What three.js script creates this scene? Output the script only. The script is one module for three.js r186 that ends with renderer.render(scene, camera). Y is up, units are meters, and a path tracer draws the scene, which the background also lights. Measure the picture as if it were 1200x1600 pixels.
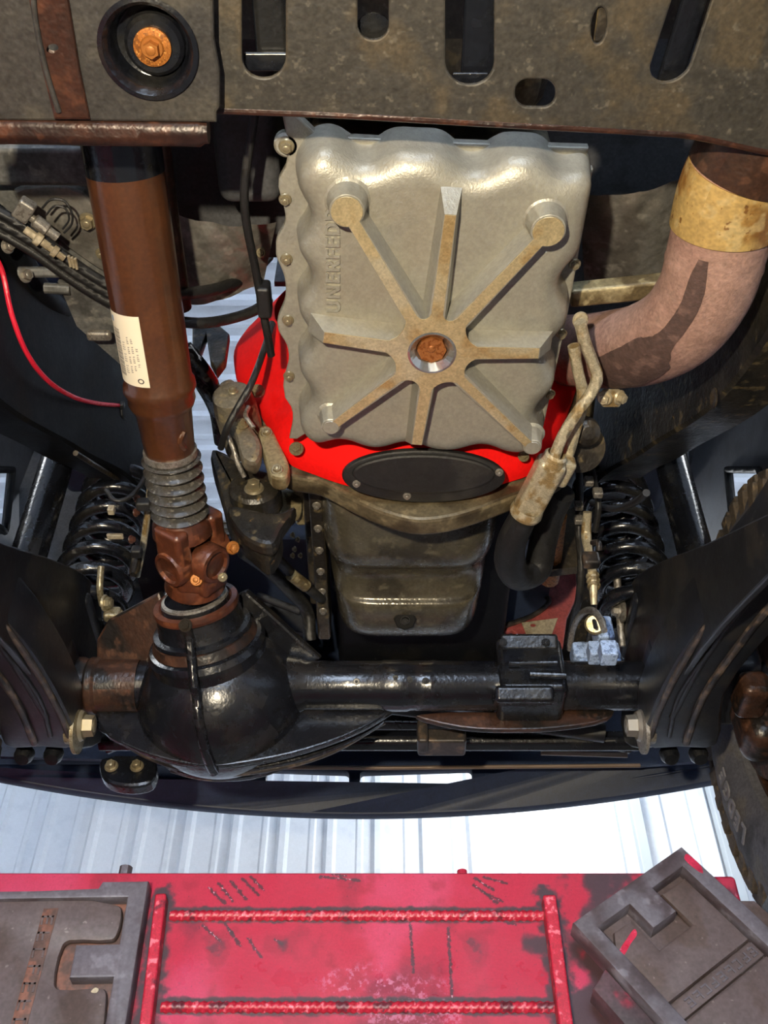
import * as THREE from 'three';
import { RoundedBoxGeometry } from 'three/addons/geometries/RoundedBoxGeometry.js';
import { mergeGeometries, toCreasedNormals } from 'three/addons/utils/BufferGeometryUtils.js';
import { RectAreaLightUniformsLib } from 'three/addons/lights/RectAreaLightUniformsLib.js';
import { FontLoader } from 'three/addons/loaders/FontLoader.js';
import { TextGeometry } from 'three/addons/geometries/TextGeometry.js';

// ---------------------------------------------------------------- camera, sky, lights, exposure
const EYE = 1.05, PITCH = 47 * Math.PI / 180, FPX = 1600;
const scene = new THREE.Scene();
const renderer = new THREE.WebGLRenderer({ antialias: true });
renderer.toneMapping = THREE.LinearToneMapping;
renderer.toneMappingExposure = 1.0;
renderer.shadowMap.enabled = true;
const camera = new THREE.PerspectiveCamera(2 * Math.atan(800 / FPX) * 180 / Math.PI, 0.75, 0.02, 60);
camera.position.set(0, EYE, 0);
camera.lookAt(0, EYE + Math.sin(PITCH), -Math.cos(PITCH));
scene.add(camera);
scene.background = new THREE.Color().setRGB(13, 15.5, 19.5);      // bright overcast sky, seen only through the shop's open door
RectAreaLightUniformsLib.init();

// ---------------------------------------------------------------- helpers
const V = (x, h, z) => new THREE.Vector3(x, EYE + h, z);           // h = height above the eye
const SN = Math.sin(PITCH), CS = Math.cos(PITCH);
function ray(px, py) {
  const a = (px - 600) / FPX, b = (800 - py) / FPX;
  return new THREE.Vector3(a, SN + b * CS, -CS + b * SN);
}
const PL = (p, n) => ({ p, n: n.clone().normalize() });
const PH = h => PL(V(0, h, 0), new THREE.Vector3(0, -1, 0));
const PZ = z => PL(V(0, 0, z), new THREE.Vector3(0, 0, 1));
const PX = (x, s) => PL(V(x, 0, 0), new THREE.Vector3(-s, 0, 0));
function plane3(a, b, c) {                                          // plane through three points, normal turned to the eye
  const n = b.clone().sub(a).cross(c.clone().sub(a)).normalize();
  if (n.dot(V(0, 0, 0).sub(a)) < 0) n.negate();
  return { p: a, n };
}
function hit(px, py, pl) {
  const d = ray(px, py), o = V(0, 0, 0);
  const t = pl.p.clone().sub(o).dot(pl.n) / d.dot(pl.n);
  return o.add(d.multiplyScalar(t));
}
const atH = (px, py, h) => hit(px, py, PH(h));
const atZ = (px, py, z) => hit(px, py, PZ(z));
const atX = (px, py, x) => hit(px, py, PX(x, 1));

let seedState = 12345;
const rnd = () => { seedState = (seedState * 1664525 + 1013904223) >>> 0; return seedState / 4294967296; };
const lerp = (a, b, t) => a + (b - a) * t;
const sst = (a, b, x) => { const t = Math.min(1, Math.max(0, (x - a) / (b - a))); return t * t * (3 - 2 * t); };

// geometry with positions, normals and uv in metres (picked per triangle from the dominant axis)
function fin(g, crease) {
  if (crease) g = toCreasedNormals(g, crease);
  else if (!g.attributes.normal) g.computeVertexNormals();
  if (g.index) g = g.toNonIndexed();
  const p = g.attributes.position, uv = new Float32Array(p.count * 2);
  const A = new THREE.Vector3(), B = new THREE.Vector3(), C = new THREE.Vector3();
  for (let i = 0; i < p.count; i += 3) {
    A.fromBufferAttribute(p, i); B.fromBufferAttribute(p, i + 1); C.fromBufferAttribute(p, i + 2);
    const n = B.clone().sub(A).cross(C.clone().sub(A));
    const ax = Math.abs(n.x), ay = Math.abs(n.y), az = Math.abs(n.z);
    for (let k = 0; k < 3; k++) {
      const x = p.getX(i + k), y = p.getY(i + k), z = p.getZ(i + k);
      let u, v;
      if (ay >= ax && ay >= az) { u = x; v = z; } else if (ax >= az) { u = z; v = y; } else { u = x; v = y; }
      uv[(i + k) * 2] = u; uv[(i + k) * 2 + 1] = v;
    }
  }
  g.setAttribute('uv', new THREE.BufferAttribute(uv, 2));
  for (const k of Object.keys(g.attributes)) if (!['position', 'normal', 'uv'].includes(k)) g.deleteAttribute(k);
  return g;
}
const merge = list => mergeGeometries(list.map(g => (g.index || !g.userData.done) ? fin(g) : g), false);

function smoothPts(pts, n = 6, closed = true) {
  const c = new THREE.CatmullRomCurve3(pts.map(p => new THREE.Vector3(p[0], p[1], 0)), closed, 'centripetal');
  return c.getPoints(pts.length * n).slice(0, closed ? -1 : undefined).map(p => [p.x, p.y]);
}
// a plate whose outline is given by directions from the eye meeting a real plane; thickness goes away from the eye
function plate(pix, pl, t, { bevel = 0, holes = [], segs = 2 } = {}) {
  return plateW(pix.map(q => hit(q[0], q[1], pl)), pl, t, { bevel, segs, holes: holes.map(h => h.map(q => hit(q[0], q[1], pl))) });
}
function plateW(pts, pl, t, { bevel = 0, holes = [], segs = 2 } = {}) {
  const n = pl.n, u = new THREE.Vector3(1, 0, 0);
  if (Math.abs(n.x) > 0.9) u.set(0, 0, 1);
  u.sub(n.clone().multiplyScalar(u.dot(n))).normalize();
  const v = n.clone().cross(u);
  const to2 = w => { const q = w.clone().sub(pl.p); return new THREE.Vector2(q.dot(u), q.dot(v)); };
  const sh = new THREE.Shape(pts.map(to2));
  for (const h of holes) sh.holes.push(new THREE.Path(h.map(to2)));
  const b = Math.min(bevel, t / 2 - 1e-5);
  const g = new THREE.ExtrudeGeometry(sh, { depth: t - 2 * b, bevelEnabled: b > 0, bevelSize: b, bevelThickness: b, bevelOffset: -b, bevelSegments: segs, curveSegments: 8 });
  g.translate(0, 0, -t + b);
  g.applyMatrix4(new THREE.Matrix4().makeBasis(u, v, n).setPosition(pl.p));
  return fin(g, 0.3);
}
const ell = (cx, cy, rx, ry, n = 28, rot = 0) => Array.from({ length: n }, (_, i) => {
  const a = i / n * Math.PI * 2, x = Math.cos(a) * rx, y = Math.sin(a) * ry;
  return [cx + x * Math.cos(rot) - y * Math.sin(rot), cy + x * Math.sin(rot) + y * Math.cos(rot)];
});
const slot = (x0, y0, x1, y1, r, n = 8, tilt = 0) => {               // rounded slot, tilt shifts the top sideways
  const o = [], q = [[x1 - r, y1 - r, 0], [x0 + r, y1 - r, 1], [x0 + r, y0 + r, 2], [x1 - r, y0 + r, 3]];
  for (const [cx, cy, k] of q) for (let i = 0; i <= n; i++) { const a = (k + i / n) * Math.PI / 2; const y = cy + r * Math.sin(a); o.push([cx + r * Math.cos(a) + tilt * (y1 - y) / (y1 - y0), y]); }
  return o;
};
function sweep(pts, r, { rs = 12, n = 0, flat = false, cap = true, tension = 0.5, ripple = null } = {}) {
  const curve = flat ? (() => { const c = new THREE.CurvePath(); for (let i = 0; i + 1 < pts.length; i++) c.add(new THREE.LineCurve3(pts[i], pts[i + 1])); return c; })()
    : new THREE.CatmullRomCurve3(pts, false, 'centripetal', tension);
  n = n || Math.max(8, pts.length * 8);
  const fr = curve.computeFrenetFrames(n, false);
  const pos = [], idx = [];
  const R = typeof r === 'function' ? r : (Array.isArray(r) ? t => { const k = t * (r.length - 1), i = Math.min(r.length - 2, Math.floor(k)); return lerp(r[i], r[i + 1], k - i); } : () => r);
  for (let i = 0; i <= n; i++) {
    const t = i / n, p = curve.getPointAt(t), N = fr.normals[i], B = fr.binormals[i];
    for (let j = 0; j < rs; j++) {
      const a = j / rs * Math.PI * 2, rr = R(t) * (ripple ? ripple(t, a) : 1), c = Math.cos(a) * rr, s = Math.sin(a) * rr;
      pos.push(p.x + N.x * c + B.x * s, p.y + N.y * c + B.y * s, p.z + N.z * c + B.z * s);
    }
  }
  for (let i = 0; i < n; i++) for (let j = 0; j < rs; j++) {
    const a = i * rs + j, b = i * rs + (j + 1) % rs, c = a + rs, d = b + rs;
    idx.push(a, b, c, b, d, c);
  }
  const g = new THREE.BufferGeometry();
  if (cap) {
    for (const [i, e] of [[0, 0], [n, 1]]) {
      const p = curve.getPointAt(e), k = pos.length / 3; pos.push(p.x, p.y, p.z);
      for (let j = 0; j < rs; j++) { const a = i * rs + j, b = i * rs + (j + 1) % rs; e ? idx.push(k, a, b) : idx.push(k, b, a); }
    }
  }
  g.setAttribute('position', new THREE.Float32BufferAttribute(pos, 3)); g.setIndex(idx);
  return fin(g, 0.9);
}
function lathe(p, dir, prof, seg = 36, crease = 0.5) {                // prof: [distance along dir, radius]
  const g = new THREE.LatheGeometry(prof.map(([y, r]) => new THREE.Vector2(Math.max(r, 1e-4), y)), seg);
  g.applyQuaternion(new THREE.Quaternion().setFromUnitVectors(new THREE.Vector3(0, 1, 0), dir.clone().normalize()));
  g.translate(p.x, p.y, p.z);
  return fin(g, crease);
}
function box(c, w, h, d, r = 0.004, rot = null) {
  const g = new RoundedBoxGeometry(w, h, d, 2, Math.min(r, w / 2.1, h / 2.1, d / 2.1));
  if (rot) g.applyQuaternion(rot instanceof THREE.Quaternion ? rot : new THREE.Quaternion().setFromEuler(new THREE.Euler(...rot)));
  g.translate(c.x, c.y, c.z);
  return fin(g);
}
function slab(c, w, h, d) { const g = new THREE.BoxGeometry(w, h, d); g.translate(c.x, c.y, c.z); return fin(g); }

// ---------------------------------------------------------------- procedural textures and materials
const TS = 512;
function periodic(freq, oct, seed, gain = 0.5) {
  const out = new Float32Array(TS * TS); let amp = 1, tot = 0;
  for (let o = 0; o < oct; o++) {
    const f = freq << o, lat = new Float32Array(f * f);
    let s = (seed * 7919 + o * 104729 + 17) >>> 0;
    for (let i = 0; i < f * f; i++) { s = (s * 1664525 + 1013904223) >>> 0; lat[i] = s / 4294967296; }
    for (let y = 0; y < TS; y++) {
      const fy = y * f / TS, y0 = Math.floor(fy), ty = fy - y0, wy = ty * ty * (3 - 2 * ty), r0 = (y0 % f) * f, r1 = ((y0 + 1) % f) * f;
      for (let x = 0; x < TS; x++) {
        const fx = x * f / TS, x0 = Math.floor(fx), tx = fx - x0, wx = tx * tx * (3 - 2 * tx), c0 = x0 % f, c1 = (x0 + 1) % f;
        out[y * TS + x] += amp * ((lat[r0 + c0] * (1 - wx) + lat[r0 + c1] * wx) * (1 - wy) + (lat[r1 + c0] * (1 - wx) + lat[r1 + c1] * wx) * wy);
      }
    }
    tot += amp; amp *= gain;
  }
  for (let i = 0; i < out.length; i++) out[i] /= tot;
  return out;
}
const NZ = { a: periodic(4, 6, 1), b: periodic(8, 5, 2), c: periodic(32, 4, 3), d: periodic(64, 3, 4, 0.7), e: periodic(128, 2, 5, 0.8), f: periodic(3, 7, 6, 0.6) };
function dataTex(fn, srgb, tile) {
  const d = new Uint8Array(TS * TS * 4), c = [0, 0, 0];
  for (let i = 0; i < TS * TS; i++) { fn(i, c); d[i * 4] = c[0]; d[i * 4 + 1] = c[1]; d[i * 4 + 2] = c[2]; d[i * 4 + 3] = 255; }
  const t = new THREE.DataTexture(d, TS, TS); t.wrapS = t.wrapT = THREE.RepeatWrapping; t.magFilter = THREE.LinearFilter; t.minFilter = THREE.LinearMipmapLinearFilter; t.generateMipmaps = true;
  if (srgb) t.colorSpace = THREE.SRGBColorSpace;
  t.repeat.set(1 / tile, 1 / tile); t.needsUpdate = true; return t;
}
const gray = (f, tile) => dataTex((i, c) => { const v = Math.max(0, Math.min(255, f(i) * 255)); c[0] = c[1] = c[2] = v; }, false, tile);
const BUMP = {
  grain: gray(i => NZ.e[i] * 0.6 + NZ.d[i] * 0.4, 0.22),
  dirt: gray(i => NZ.b[i] * 0.5 + NZ.d[i] * 0.5, 0.4),
  soft: gray(i => NZ.a[i] * 0.7 + NZ.c[i] * 0.3, 0.5),
};
const hex = h => [(h >> 16) & 255, (h >> 8) & 255, h & 255];
// layers: [colour, noise key, low, high] painted in order over the base colour
function mat({ c, layers = [], grain = 0.08, tile = 0.5, rough = 0.6, rvar = 0, metal = 0, bump = null, bumpScale = 0.0005, ...rest }) {
  const base = hex(c), L = layers.map(([h, k, lo, hi, am = 1]) => [hex(h), NZ[k], lo, hi, am]);
  const map = dataTex((i, o) => {
    const col = [base[0], base[1], base[2]];
    for (const [h, nz, lo, hi, am] of L) { const t = sst(lo, hi, nz[i]) * am; for (let k = 0; k < 3; k++) col[k] = lerp(col[k], h[k], t); }
    const g = 1 + (NZ.e[i] - 0.5) * grain * 4 + (NZ.c[i] - 0.5) * grain * 2;
    for (let k = 0; k < 3; k++) o[k] = Math.max(0, Math.min(255, col[k] * g));
  }, true, tile);
  const m = new THREE.MeshPhysicalMaterial({ map, roughness: rough, metalness: metal, side: THREE.DoubleSide, ...rest });
  if (rvar) { m.roughnessMap = gray(i => Math.max(0.05, Math.min(1, rough + (NZ.b[i] - 0.5) * rvar * 2 + (NZ.d[i] - 0.5) * rvar)), tile); m.roughness = 1; }
  if (bump) { m.bumpMap = BUMP[bump]; m.bumpScale = bumpScale; }
  return m;
}
const plain = (c, rough, metal = 0, rest = {}) => new THREE.MeshPhysicalMaterial({ color: c, roughness: rough, metalness: metal, side: THREE.DoubleSide, ...rest });

const M = {
  castAlu: mat({ c: 0x9d9a8e, layers: [[0x989180, 'a', 0.5, 0.72, 0.5], [0x8e8c84, 'b', 0.55, 0.75, 0.5]], grain: 0.03, rough: 0.46, rvar: 0.06, metal: 0.4, bump: 'grain', bumpScale: 0.0005 }),
  machined: mat({ c: 0xc2b087, layers: [[0xae9060, 'b', 0.52, 0.7, 0.8], [0xc8bfa2, 'a', 0.5, 0.64, 0.8]], grain: 0.06, rough: 0.42, metal: 0.55, tile: 0.3 }),
  caseAlu: mat({ c: 0x7d7565, layers: [[0x4f473a, 'b', 0.48, 0.66], [0x988a68, 'c', 0.6, 0.75, 0.7]], rough: 0.55, metal: 0.4, bump: 'dirt', bumpScale: 0.002 }),
  oilyCast: mat({ c: 0x4a4338, layers: [[0x2a2622, 'b', 0.45, 0.62], [0x746444, 'c', 0.62, 0.78, 0.8]], rough: 0.42, rvar: 0.15, metal: 0.35, bump: 'dirt', bumpScale: 0.002 }),
  tanCast: mat({ c: 0x9a8e6d, layers: [[0x6b5d42, 'b', 0.48, 0.66], [0xb9ad88, 'c', 0.58, 0.74, 0.7]], rough: 0.5, metal: 0.4, bump: 'dirt', bumpScale: 0.0015 }),
  crossSteel: mat({ c: 0x3a3732, layers: [[0x4a4030, 'b', 0.46, 0.66, 0.8], [0x282624, 'f', 0.5, 0.66, 0.8], [0x5e594e, 'd', 0.66, 0.8, 0.7], [0x6a4620, 'a', 0.65, 0.76, 0.7]], grain: 0.1, rough: 0.55, rvar: 0.15, metal: 0.2, bump: 'dirt', bumpScale: 0.001 }),
  bracketSteel: mat({ c: 0x3b3937, layers: [[0x48443c, 'b', 0.48, 0.66, 0.7], [0x33241d, 'f', 0.54, 0.68, 0.8]], grain: 0.1, rough: 0.48, rvar: 0.15, metal: 0.25, bump: 'dirt', bumpScale: 0.001 }),
  rustEdge: mat({ c: 0x38221a, layers: [[0x281a16, 'b', 0.45, 0.65], [0x4e3022, 'c', 0.58, 0.75, 0.7]], grain: 0.1, rough: 0.38, metal: 0.15, bump: 'dirt', bumpScale: 0.0015 }),
  rustPaint: mat({ c: 0x4e2e19, layers: [[0x422717, 'a', 0.48, 0.66, 0.8], [0x5a361e, 'b', 0.56, 0.72, 0.7]], grain: 0.05, rough: 0.34, metal: 0.1, clearcoat: 0.5, clearcoatRoughness: 0.25 }),
  rustJoint: mat({ c: 0x5e3320, layers: [[0x432416, 'b', 0.46, 0.64], [0x7a4a2e, 'c', 0.58, 0.75, 0.7]], grain: 0.08, rough: 0.36, metal: 0.1, bump: 'dirt', bumpScale: 0.0012, clearcoat: 0.4, clearcoatRoughness: 0.3 }),
  boltRust: mat({ c: 0xa9682a, layers: [[0x7a4a1e, 'c', 0.45, 0.62], [0xd49a52, 'd', 0.6, 0.78]], grain: 0.1, rough: 0.5, metal: 0.4, tile: 0.12 }),
  blackGloss: mat({ c: 0x14161c, layers: [[0x22211f, 'b', 0.5, 0.68, 0.8]], grain: 0.1, rough: 0.26, rvar: 0.1, metal: 0.1, bump: 'dirt', bumpScale: 0.0011, clearcoat: 0.3, clearcoatRoughness: 0.2 }),
  axleBlack: mat({ c: 0x16171b, layers: [[0x3a2418, 'a', 0.58, 0.7, 0.85], [0x232120, 'b', 0.5, 0.66, 0.8]], grain: 0.1, rough: 0.26, rvar: 0.1, metal: 0.1, bump: 'dirt', bumpScale: 0.0011, clearcoat: 0.3, clearcoatRoughness: 0.2 }),
  axleRust: mat({ c: 0x3e2a20, layers: [[0x211d1b, 'b', 0.45, 0.6], [0x5e4030, 'c', 0.6, 0.75, 0.6]], grain: 0.1, rough: 0.34, metal: 0.15, bump: 'dirt', bumpScale: 0.0015 }),
  frameBlack: mat({ c: 0x0e1014, layers: [[0x191817, 'b', 0.52, 0.68, 0.8], [0x45443f, 'e', 0.84, 0.9, 0.6]], grain: 0.08, rough: 0.6, rvar: 0.1, bump: 'dirt', bumpScale: 0.0003, specularIntensity: 0.3 }),
  frameBrown: mat({ c: 0x2a2721, layers: [[0x1a1917, 'b', 0.46, 0.62], [0x5b5038, 'c', 0.64, 0.78, 0.8], [0x8a6c40, 'd', 0.78, 0.88, 0.8]], grain: 0.12, rough: 0.42, rvar: 0.15, metal: 0.1, bump: 'dirt', bumpScale: 0.002 }),
  armBlack: mat({ c: 0x16181d, layers: [[0x252320, 'b', 0.5, 0.66, 0.8], [0x5c5a55, 'e', 0.82, 0.9, 0.6]], grain: 0.1, rough: 0.4, rvar: 0.12, bump: 'soft', bumpScale: 0.001 }),
  armRidge: mat({ c: 0x3d3836, layers: [[0x5e5045, 'c', 0.5, 0.7], [0x1c1b1c, 'b', 0.52, 0.66]], rough: 0.4, metal: 0.15 }),
  plasticBlack: mat({ c: 0x28334a, layers: [[0x303a50, 'b', 0.5, 0.7, 0.6]], grain: 0.05, rough: 0.5 }),
  rubber: mat({ c: 0x1c1c1d, layers: [[0x2b2a29, 'b', 0.5, 0.7]], grain: 0.08, rough: 0.5, bump: 'grain', bumpScale: 0.0004 }),
  tyreLetter: mat({ c: 0x75757c, grain: 0.05, rough: 0.8 }),
  tyre: mat({ c: 0x53535a, layers: [[0x5c5855, 'b', 0.5, 0.68], [0x2a2a2e, 'f', 0.5, 0.66, 0.7]], grain: 0.08, rough: 0.8, bump: 'dirt', bumpScale: 0.0012 }),
  tread: mat({ c: 0x50463b, layers: [[0x38322d, 'b', 0.46, 0.64], [0x635440, 'c', 0.58, 0.74]], grain: 0.1, rough: 0.85, bump: 'dirt', bumpScale: 0.002 }),
  red: mat({ c: 0xee0d0a, layers: [[0xd80806, 'b', 0.55, 0.75, 0.6]], grain: 0.02, rough: 0.75, specularIntensity: 0.4 }),
  exhaust: mat({ c: 0xa88679, layers: [[0x9b796e, 'b', 0.46, 0.64, 0.8], [0xab8d80, 'd', 0.62, 0.78, 0.5]], grain: 0.07, rough: 0.75, metal: 0.15, bump: 'grain', bumpScale: 0.0008 }),
  soot: mat({ c: 0x5a4641, layers: [[0x6d564f, 'c', 0.5, 0.7]], grain: 0.08, rough: 0.75, metal: 0.15, bump: 'grain', bumpScale: 0.0008 }),
  cream: mat({ c: 0xc2a264, layers: [[0x8a5c26, 'a', 0.58, 0.66, 0.9], [0xc4ad7c, 'c', 0.55, 0.72, 0.7], [0x5c3313, 'd', 0.74, 0.8, 0.6]], grain: 0.06, rough: 0.5, metal: 0.3 }),
  foil: mat({ c: 0x8a8781, layers: [[0x706c66, 'b', 0.48, 0.66], [0xa8a49c, 'c', 0.6, 0.76, 0.6]], grain: 0.04, rough: 0.42, metal: 0.6, bump: 'soft', bumpScale: 0.006 }),
  floorPan: mat({ c: 0x6a6a68, layers: [[0x4c4b49, 'b', 0.48, 0.68], [0x86837b, 'c', 0.6, 0.76, 0.6]], rough: 0.55, metal: 0.4, bump: 'soft', bumpScale: 0.002 }),
  sheetGrey: mat({ c: 0x46474a, layers: [[0x3b3b3c, 'b', 0.5, 0.7]], rough: 0.6, bump: 'soft', bumpScale: 0.002 }),
  fender: mat({ c: 0x303238, layers: [[0x26272b, 'b', 0.5, 0.7]], rough: 0.55 }),
  zinc: mat({ c: 0x9d937a, layers: [[0x7d7052, 'c', 0.48, 0.66], [0xb9b199, 'd', 0.62, 0.8]], rough: 0.38, metal: 0.6, tile: 0.12 }),
  zincGrey: mat({ c: 0x9a958c, layers: [[0x77716a, 'c', 0.48, 0.66]], rough: 0.42, metal: 0.6, tile: 0.12 }),
  line: mat({ c: 0xb5aa90, layers: [[0x93774a, 'b', 0.5, 0.66, 0.8], [0xcabfa6, 'c', 0.58, 0.75, 0.6]], rough: 0.42, metal: 0.35, tile: 0.2 }),
  boot: mat({ c: 0x4d4a45, layers: [[0x2a2928, 'b', 0.48, 0.62, 0.8], [0xa09c92, 'd', 0.66, 0.8, 0.7]], rough: 0.3, rvar: 0.1, metal: 0.25, tile: 0.3, bump: 'dirt', bumpScale: 0.0006 }),
  steelRing: plain(0xc9c6bf, 0.22, 0.9),
  copper: mat({ c: 0xa3683a, layers: [[0x80491f, 'c', 0.48, 0.66]], rough: 0.45, metal: 0.4, tile: 0.1 }),
  bluePlastic: mat({ c: 0x9fb4d6, layers: [[0x6b7c9a, 'c', 0.5, 0.68]], rough: 0.3, tile: 0.15 }),
  redFaded: mat({ c: 0x9a4a48, layers: [[0x7a3636, 'b', 0.5, 0.68], [0xa58a70, 'a', 0.6, 0.7, 0.7]], rough: 0.5 }),
  bone: mat({ c: 0xa59a84, layers: [[0x7d6f58, 'b', 0.5, 0.68]], rough: 0.6 }),
  rope: mat({ c: 0xa81f35, layers: [[0xd5808b, 'c', 0.6, 0.74, 0.7], [0x4c2630, 'b', 0.62, 0.72, 0.8]], rough: 0.4, tile: 0.2 }),
  beamRed: mat({ c: 0xa81c36, layers: [[0xb8304f, 'a', 0.46, 0.64, 0.8], [0x8c1a33, 'f', 0.52, 0.66, 0.7], [0x5c2233, 'b', 0.66, 0.76, 0.8], [0xd0a0b4, 'd', 0.77, 0.86, 0.6], [0x3d2a32, 'e', 0.83, 0.9, 0.7]], grain: 0.06, tile: 0.45, rough: 0.38, rvar: 0.15, clearcoat: 0.3, clearcoatRoughness: 0.3, bump: 'soft', bumpScale: 0.0008 }),
  beamGrime: mat({ c: 0x4c3a40, layers: [[0xa02a40, 'b', 0.58, 0.66], [0x3a3034, 'f', 0.5, 0.66]], grain: 0.1, rough: 0.5 }),
  padBrown: mat({ c: 0x54494a, layers: [[0x4a3d3a, 'b', 0.48, 0.66], [0x615859, 'a', 0.54, 0.7, 0.7], [0x948b8a, 'd', 0.78, 0.86, 0.5]], grain: 0.06, rough: 0.55, rvar: 0.1, bump: 'soft', bumpScale: 0.0008 }),
  padFrame: mat({ c: 0x5a565e, layers: [[0x433a3e, 'b', 0.5, 0.66], [0x74727c, 'c', 0.6, 0.76, 0.6]], grain: 0.06, rough: 0.45, bump: 'soft', bumpScale: 0.0006 }),
  padRust: mat({ c: 0x54403b, layers: [[0x6e4a3e, 'c', 0.5, 0.68]], rough: 0.6 }),
  wall: mat({ c: 0xdfe4ea, layers: [[0xd5dbe2, 'b', 0.5, 0.7, 0.6]], grain: 0.01, rough: 0.5 }),
  concrete: mat({ c: 0x8a8884, layers: [[0x74726e, 'b', 0.48, 0.66], [0x5d5b57, 'a', 0.6, 0.72, 0.6]], grain: 0.05, tile: 2, rough: 0.7 }),
  wireRed: plain(0xd81f38, 0.4),
  hole: plain(0x060606, 0.8),
  sticker: null,
};

// ---------------------------------------------------------------- scene graph helpers
const names = new Map();
function unique(name) { const k = names.get(name) || 0; names.set(name, k + 1); return k ? `${name}_${String(k).padStart(3, '0')}` : name; }
function shadows(o) { o.traverse(m => { if (m.isMesh) { m.castShadow = true; m.receiveShadow = true; } }); }
function thing(name, label, category, base, group) {
  const o = new THREE.Group(); o.name = unique(name); o.position.copy(base); scene.add(o);
  o.userData = { label, category }; if (group) o.userData.group = group;
  o.userData = { ...o.userData }; return o;
}
// parts are built in room coordinates; the group's own offset is taken back here
function part(owner, name, geo, m, label) {
  const o = new THREE.Mesh(Array.isArray(geo) ? merge(geo) : geo, m); o.name = name;
  o.position.copy(owner.position).negate(); if (label) o.userData.label = label;
  owner.add(o); return o;
}
function sub(owner, name, geo, m, label) {
  const o = new THREE.Mesh(Array.isArray(geo) ? merge(geo) : geo, m); o.name = name; if (label) o.userData.label = label;
  owner.add(o); return o;
}
function struct(name, geo, m, parent = scene) {
  const o = new THREE.Mesh(Array.isArray(geo) ? merge(geo) : geo, m); o.name = name; if (parent === scene) o.userData.kind = 'structure';
  parent.add(o); return o;
}
const boltGeo = (() => {                                             // unit bolt: flange radius 1, pointing along +y
  const hexs = new THREE.CylinderGeometry(0.66, 0.7, 0.62, 6); hexs.translate(0, 0.5, 0);
  const fl = new THREE.CylinderGeometry(0.86, 1, 0.22, 20); fl.translate(0, 0.1, 0);
  const dm = new THREE.SphereGeometry(0.42, 12, 5, 0, Math.PI * 2, 0, Math.PI / 2); dm.scale(1, 0.3, 1); dm.translate(0, 0.8, 0);
  return merge([fin(hexs, 0.5), fin(fl, 0.5), fin(dm)]);
})();
function bolt(owner, p, dir, r, m = M.zinc, name = 'bolt', isPart = false) {
  const o = new THREE.Mesh(boltGeo, m); o.name = name;
  o.quaternion.setFromUnitVectors(new THREE.Vector3(0, 1, 0), dir.clone().normalize()); o.scale.setScalar(r);
  o.position.copy(p); if (isPart) o.position.sub(owner.position); owner.add(o); return o;
}
const DOWN = new THREE.Vector3(0, -1, 0), BACK = new THREE.Vector3(0, 0, 1);
const font = await new FontLoader().loadAsync('fonts/droid/droid_sans_bold.typeface.json');
function text(s, size, depth) { const g = new TextGeometry(s, { font, size, depth, curveSegments: 3, bevelEnabled: false }); g.computeBoundingBox(); return fin(g); }

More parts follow.
